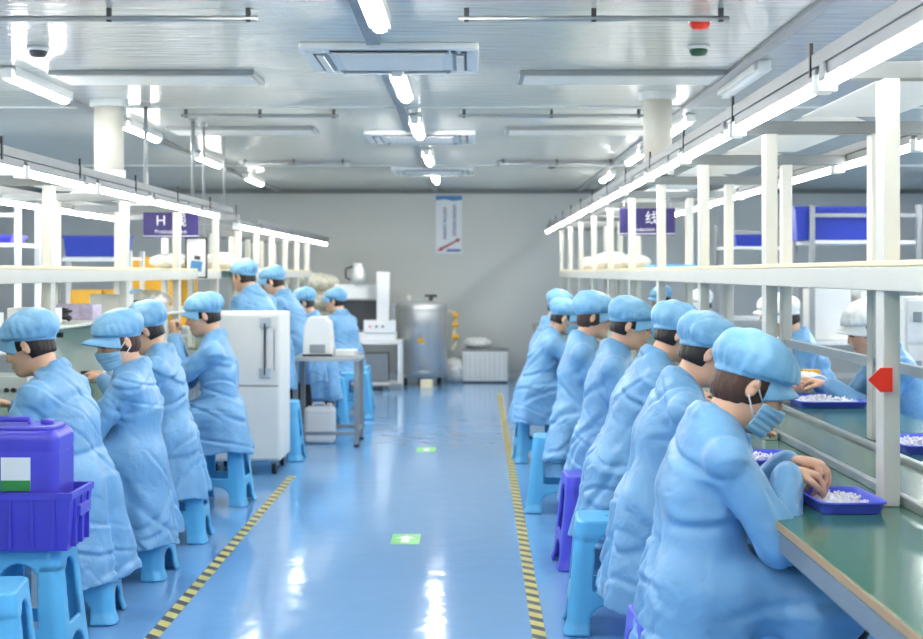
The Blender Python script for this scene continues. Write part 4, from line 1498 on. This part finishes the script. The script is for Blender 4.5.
storage('grey metal rack holding the large blue bins beyond the green bench', 2.76, 3.62, 12.0, .30, (.4, .9, 1.715), 2.0, M['grey_metal'])
crate('plastic_bin', 'large blue bin on the grey rack, in front of the other blue bins', 'bin', 2.93, 11.95, 1.717, .30, .22, .27, M['blue_bin'], group='blue bins on the grey rack', ribs=False)
crate('plastic_bin', 'blue bin on the grey rack, half hidden behind the large one', 'bin', 3.33, 12.06, 1.717, .10, .20, .25, M['blue_bin'], group='blue bins on the grey rack', ribs=False)
for k, (x, l) in enumerate(((2.95, 'under the large blue bin'), (3.33, 'on the rack post side'))):
    o = MB().box(-.15, .15, -.2, .2, 0, .42).build('carton', M['cabinet'], bevel=.006)
    o.location = (x, 12.0, .902)
    tag(o, 'pale carton on the middle shelf of the grey rack, %s' % l, 'carton', 'pale cartons on the grey rack')
storage('low grey rack with one flat blue bin near the back wall', 2.60, 3.25, 15.0, .28, (.5, 1.0, 1.72), 1.95, M['grey_metal'])
crate('plastic_bin', 'flat blue bin on the low rack near the back wall', 'bin', 2.87, 14.95, 1.722, .17, .2, .12, M['blue_bin'], ribs=False)
t = thing('metal_locker', 'tall white locker beyond the green bench, cut by the picture edge', 'locker', (3.0, 9.2, 0))
MB().box(-.32, .32, -.25, .25, .04, 1.3).build('body', M['white'], t, bevel=.006)
for z0, z1 in ((.08, .68), (.70, 1.00), (1.02, 1.28)):
    dr = MB().box(-.30, .30, -.268, -.251, z0, z1).build('door', M['cabinet'], t, bevel=.004)
    MB().box(-.27, -.22, -.285, -.268, (z0 + z1) / 2, (z0 + z1) / 2 + .06).build('handle', M['grey_metal'], dr, bevel=.003)
MB().box(-.30, .30, -.22, .22, 0, .04).build('plinth', M['dark_metal'], t)

storage('white rack with the blue bin beyond the shelves of the seated row', -3.92, -3.20, 13.9, .26, (.4, .95, 1.60), 1.66, M['white'])
crate('plastic_bin', 'wide blue bin on the white rack beyond the seated row', 'bin', -3.55, 13.85, 1.602, .28, .2, .20, M['blue_bin'], ribs=False)
storage('white rack with the violet tray, cut by the picture edge', -3.75, -3.23, 10.6, .24, (.4, .9, 1.665), 1.95, M['white'])
crate('plastic_bin', 'shallow violet bin on the white rack cut by the picture edge', 'bin', -3.48, 10.55, 1.667, .20, .18, .055, M['purple'], ribs=False)
for k, (x, z, wd) in enumerate(((-3.62, .952, .15), (-3.32, .952, .13))):
    o = MB().box(-wd, wd, -.18, .18, 0, .34).build('carton', M['orange'], bevel=.005)
    o.location = (x, 13.86, z)
    tag(o, 'orange carton on the white rack, %s' % ('under the middle of the wide blue bin' if k else 'under the end of the wide blue bin'), 'carton', 'orange cartons on the white rack')
o = MB().box(-.42, .42, -.02, .02, 0, .72).build('orange_panel', M['orange'], bevel=.004)
o.location = (-3.30, 15.3, .90)
tag(o, 'wide orange panel standing behind the violet H sign', 'panel')
t = storage('white table frame carrying the orange panel', -3.75, -2.88, 15.3, .25, (.45, .898), .88, M['white'])

# ------------------------------------------------------------------ things on the cluttered workbench and shelves (cabinet side)
t = thing('test_enclosure', 'white test enclosure with a flap on the workbench behind the mask wearer', 'test equipment', (-2.42, 8.95, .791))
MB().box(-.21, .21, -.20, .20, 0, .36).build('body', M['white'], t, bevel=.008)
d = MB().box(-.19, .19, -.215, -.201, .03, .33).build('flap', M['cabinet'], t, bevel=.004)
MB().box(-.13, -.03, -.219, -.2155, .27, .30).build('badge', M['dark_metal'], d)
MB().box(.08, .16, -.235, -.2155, .05, .07).build('handle', M['dark_metal'], d)
t = thing('test_enclosure', 'white test enclosure on the workbench beside the person with raised hands', 'test equipment', (-2.40, 10.3, .791))
MB().box(-.21, .21, -.20, .20, 0, .34).build('body', M['white'], t, bevel=.008)
d = MB().box(-.19, .19, -.215, -.201, .03, .31).build('flap', M['cabinet'], t, bevel=.004)
MB().box(.08, .16, -.235, -.2155, .05, .07).build('handle', M['dark_metal'], d)
t = thing('test_meter', 'grey test meter with a dark screen on the workbench beside the violet crate', 'test equipment', (-2.35, 7.3, .791))
MB().box(-.16, .16, -.13, .13, 0, .15).build('case', M['cabinet'], t, bevel=.008)
MB().box(-.13, .02, -.135, -.129, .05, .13).build('screen', M['black'], t)
for k in range(3):
    MB().cyl((.06 + .035 * k, -.129, .08), (.06 + .035 * k, -.143, .08), .012, n=12).build('knob', M['dark_metal'], t)

rs = random.Random(5)
names = (('parts_box', 'box'), ('cable_coil', 'cable'), ('carton', 'carton'))
for k, (y, kind, m, l) in enumerate((
        (6.9, 'box', 'white', 'small white box on the lower shelf above the worker beside the violet crate'),
        (7.12, 'bottle', 'tray', 'white bottle with blue label on the lower shelf beside the first post'),
        (7.9, 'box', 'label_white', 'flat white box on the lower shelf, beside the first thick post'),
        (8.2, 'coil', 'black', 'coil of black cable on the lower shelf behind the mask wearer'),
        (8.75, 'box', 'lilac', 'lilac printed box on the lower shelf beside the black cable coil'),
        (9.6, 'box', 'cabinet', 'grey box on the lower shelf behind the second post'),
        (10.2, 'box', 'dark_green', 'dark green box on the lower shelf beside the second post'))):
    if kind == 'box':
        o = MB().box(-.12, .12, -.10, .10, 0, .09 + .05 * (k % 2)).build('parts_box', M[m], bevel=.004)
        tag(o, l, 'box')
    elif kind == 'bottle':
        o = thing('spray_bottle', l, 'bottle')
        MB().lathe([(.035, 0), (.035, .10), (.014, .13), (.014, .15)], n=20).build('body', M['white'], o, smooth=True)
        MB().lathe([(.0358, .02), (.0358, .08)], n=20).build('wrap_label', M['purple'], o)
    else:
        pts = []
        for q in range(60):
            a = q * .42
            pts.append((math.cos(a) * (.10 + .015 * math.sin(q)), math.sin(a) * .09, .012 + q * .0010 + .008 * abs(math.sin(q * 1.7))))
        o = MB().tube(pts, .008, 6).build('cable_coil', M[m], smooth=True)
        tag(o, l, 'cable')
    o.location = (-2.37, y, 1.171)
# soft packs and sheets piled on the top shelves
for k, (x, y, z, r, m, l) in enumerate((
        (-2.38, 10.75, 1.17, (.15, .20, .075), 'bag', 'white soft pack on the lower shelf under the violet H sign'),
        (-2.38, 11.6, 1.486, (.17, .26, .055), 'bag', 'white soft pack on the top shelf under the violet H sign'),
        (-2.30, 13.4, 1.486, (.16, .24, .07), 'bag', 'white soft pack on the top shelf behind the tall standing worker'),
        (1.40, 12.6, 1.486, (.16, .3, .06), 'bag', 'white soft pack on the top shelf under the violet sign of the green bench'),
        (1.40, 14.3, 1.486, (.17, .3, .08), 'bag', 'white soft pack on the top shelf behind the violet sign of the green bench'),
        (1.40, 16.2, 1.486, (.17, .3, .07), 'bag', 'white soft pack on the top shelf at the far end of the green bench'))):
    blob_bag(l, x, y, z, r, M[m], 20 + k, 'soft_pack', 'pack', 'white soft packs on the shelves')
o = MB().box(-.16, .16, -.3, .3, 0, .02).build('blue_tray_sheet', M['stool'], bevel=.003)
o.location = (1.40, 10.0, 1.486)
tag(o, 'flat light blue tray lying on the top shelf of the green bench rack', 'tray')

# ------------------------------------------------------------------ back of the hall
t = thing('machine_table', 'white steel table carrying the tall white machine', 'table', (-1.30, 18.4, 0))
MB().box(-.45, .45, -.30, .30, .56, .60).build('tabletop', M['white'], t, bevel=.004)
for sx in (-1, 1):
    for sy in (-1, 1):
        MB().box(sx * .42 - .025, sx * .42 + .025, sy * .27 - .025, sy * .27 + .025, 0, .56).build('leg', M['white'], t)
MB().box(-.42, .42, -.27, .27, .05, .08).build('shelf', M['white_trim'], t)
o = MB().box(-.33, .33, -.20, .20, 0, .36).build('control_cabinet', M['grey_metal'], bevel=.006)
o.location = (-1.36, 18.4, .081)
tag(o, 'dark grey control box under the table of the tall white machine', 'control box')
t = thing('dispensing_machine', 'tall white dispensing machine beside the silver tank', 'machine', (-1.33, 18.35, .602))
MB().box(-.36, .40, -.22, .24, 0, .10).build('base', M['white'], t, bevel=.008)
MB().box(.16, .32, -.20, -.02, .10, .86).build('column', M['white'], t, bevel=.01)
MB().box(-.40, .30, .05, .22, .52, .70).build('gantry', M['white'], t, bevel=.01)
MB().box(-.34, -.28, -.02, .20, .10, .52).build('side_post', M['white'], t, bevel=.006)
MB().box(-.28, .14, .12, .20, .12, .50).build('window', M['dark_metal'], t, bevel=.004)
MB().box(.0, .40, -.235, -.215, .10, .26).build('front_box', M['white'], t, bevel=.006)
MB().box(.34, .40, -.19, .15, .10, .44).build('dark_side', M['grey_metal'], t, bevel=.006)
for k in range(3):
    MB().cyl((.08 + .08 * k, -.235, .18), (.08 + .08 * k, -.247, .18), .014, n=12).build('button', M['black' if k else 'red'], t)
t = thing('kettle', 'grey metal hopper jug standing on top of the tall white machine', 'jug', (-1.42, 18.45, 1.305))
MB().lathe([(.09, 0), (.10, .04), (.085, .20), (.06, .25), (.065, .27)], n=24).build('body', M['steel'], t, smooth=True)
MB().tube([(-.09, 0, .05), (-.16, 0, .09), (-.16, 0, .20), (-.075, 0, .23)], .012, 8).build('handle', M['black'], t, smooth=True)

t = thing('pressure_tank', 'silver upright tank with a yellow sticker by the back wall', 'tank', (-.63, 18.9, 0))
MB().lathe([(.30, .10), (.335, .12), (.335, 1.03), (.325, 1.06), (.2, 1.085), (.01, 1.09)], n=48).build('shell', M['steel'], t, smooth=True)
MB().lathe([(.342, .96), (.342, .985)], n=48).build('hoop', M['alu'], t)
MB().lathe([(.342, .16), (.342, .19)], n=48).build('hoop', M['alu'], t)
for k in range(3):
    a = 2 * PI * k / 3 + .5
    MB().cyl((.26 * math.cos(a), .26 * math.sin(a), 0), (.26 * math.cos(a), .26 * math.sin(a), .13), .03).build('foot', M['dark_metal'], t)
MB().cyl((.12, 0, 1.08), (.12, 0, 1.17), .03).cyl((.04, 0, 1.15), (.20, 0, 1.15), .018).build('valve', M['dark_metal'], t, smooth=False)
MB().cyl((-.16, -.1, 1.05), (-.16, -.1, 1.14), .018).cyl((-.16, -.16, 1.14), (-.16, -.1, 1.14), .03).build('gauge', M['white'], t)
T = Matrix.Rotation(-.05, 4, 'Z')
MB().prism([(-.06, .55), (.06, .55), (.0, .65)], 'y', -.339, -.333).build('warning_sticker', M['orange'], t)
MB().tube([(.335, 0, .95), (.43, .05, .93), (.45, .05, .80), (.42, .0, .68), (.44, .05, .55), (.40, 0, .45)], .02, 8).build('hose', M['shelf_edge'], t, smooth=True)
for z in (.90, .78, .62):
    MB().cyl((.40, -.03, z), (.48, -.03, z), .035).build('fitting', M['orange'], t)

t = thing('white_chest', 'white ribbed chest unit standing against the back wall', 'chest', (.20, 19.35, 0))
b = MB().box(-.30, .30, -.22, .22, .02, .42)
b.build('body', M['white'], t, bevel=.012)
MB().box(-.31, .31, -.23, .23, .42, .445).build('lid', M['grey_metal'], t, bevel=.006)
for k in range(9):
    MB().box(-.27 + .064 * k, -.25 + .064 * k, -.226, -.219, .06, .38).build('rib', M['white_trim'], t)
MB().box(-.29, .29, -.21, .21, 0, .02).build('plinth', M['dark_metal'], t)
blob_bag('crumpled clear plastic sheeting lying on the white chest', .10, 19.33, .446, (.18, .14, .07), M['bag'], 40, 'plastic_sheet', 'plastic sheet')
blob_bag('grey plastic bag on the floor between the tank and the white chest', -.20, 19.25, 0, (.14, .14, .16), M['grey_bag'] if 'grey_bag' in M else M['bag'], 41, 'plastic_bag', 'bag')
# cream bags stacked behind the seated worker
k = 0
t = thing('pallet_rack', 'low cream shelf carrying the cream bags by the back wall', 'shelf', (-2.35, 19.2, 0))
for z in (.30, .72):
    MB().box(-.75, .62, -.25, .25, z - .03, z).build('shelf', M['rack'], t)
for sx in (-.73, .60):
    for sy in (-.23, .23):
        MB().box(sx - .02, sx + .02, sy - .02, sy + .02, 0, .72).build('post', M['rack'], t)
for j, (x, z, l) in enumerate(((-2.75, .722, 'bottom of the stack beside the lamp rack'), (-2.08, .722, 'bottom of the stack behind the flat cap'),
                               (-2.72, .965, 'middle of the stack beside the lamp rack'), (-2.06, .965, 'middle of the stack behind the flat cap'),
                               (-2.70, 1.21, 'top of the stack beside the lamp rack'), (-2.04, 1.21, 'top of the stack behind the flat cap'))):
    blob_bag('cream bag near the back wall, ' + l, x, 19.2, z, (.30, .2, .115), M['bag_cream'], 50 + j, 'cream_bag', 'bag', 'cream bags stacked near the back wall')
# clutter along the foot of the machines
for j, (x, y, m, l) in enumerate(((-1.15, 17.85, 'dark_metal', 'small dark parts box on the floor under the tall white machine'),
                                  (-.92, 17.95, 'grey_metal', 'small grey parts box on the floor before the silver tank'),
                                  (-.55, 18.35, 'shelf_edge', 'small cream parts box on the floor before the silver tank'))):
    o = MB().box(-.08, .08, -.06, .06, 0, .06 + .02 * j).build('parts_box', M[m], bevel=.004)
    o.location = (x, y, 0)
    tag(o, l, 'box')
o = MB().box(-.05, .05, -.004, .004, 0, .42).build('white_board', M['white'])
o.location = (-1.66, 5.66, 0)
o.rotation_euler = (0, 0, .1)
tag(o, 'narrow white board standing behind the stool with the violet crate', 'board')
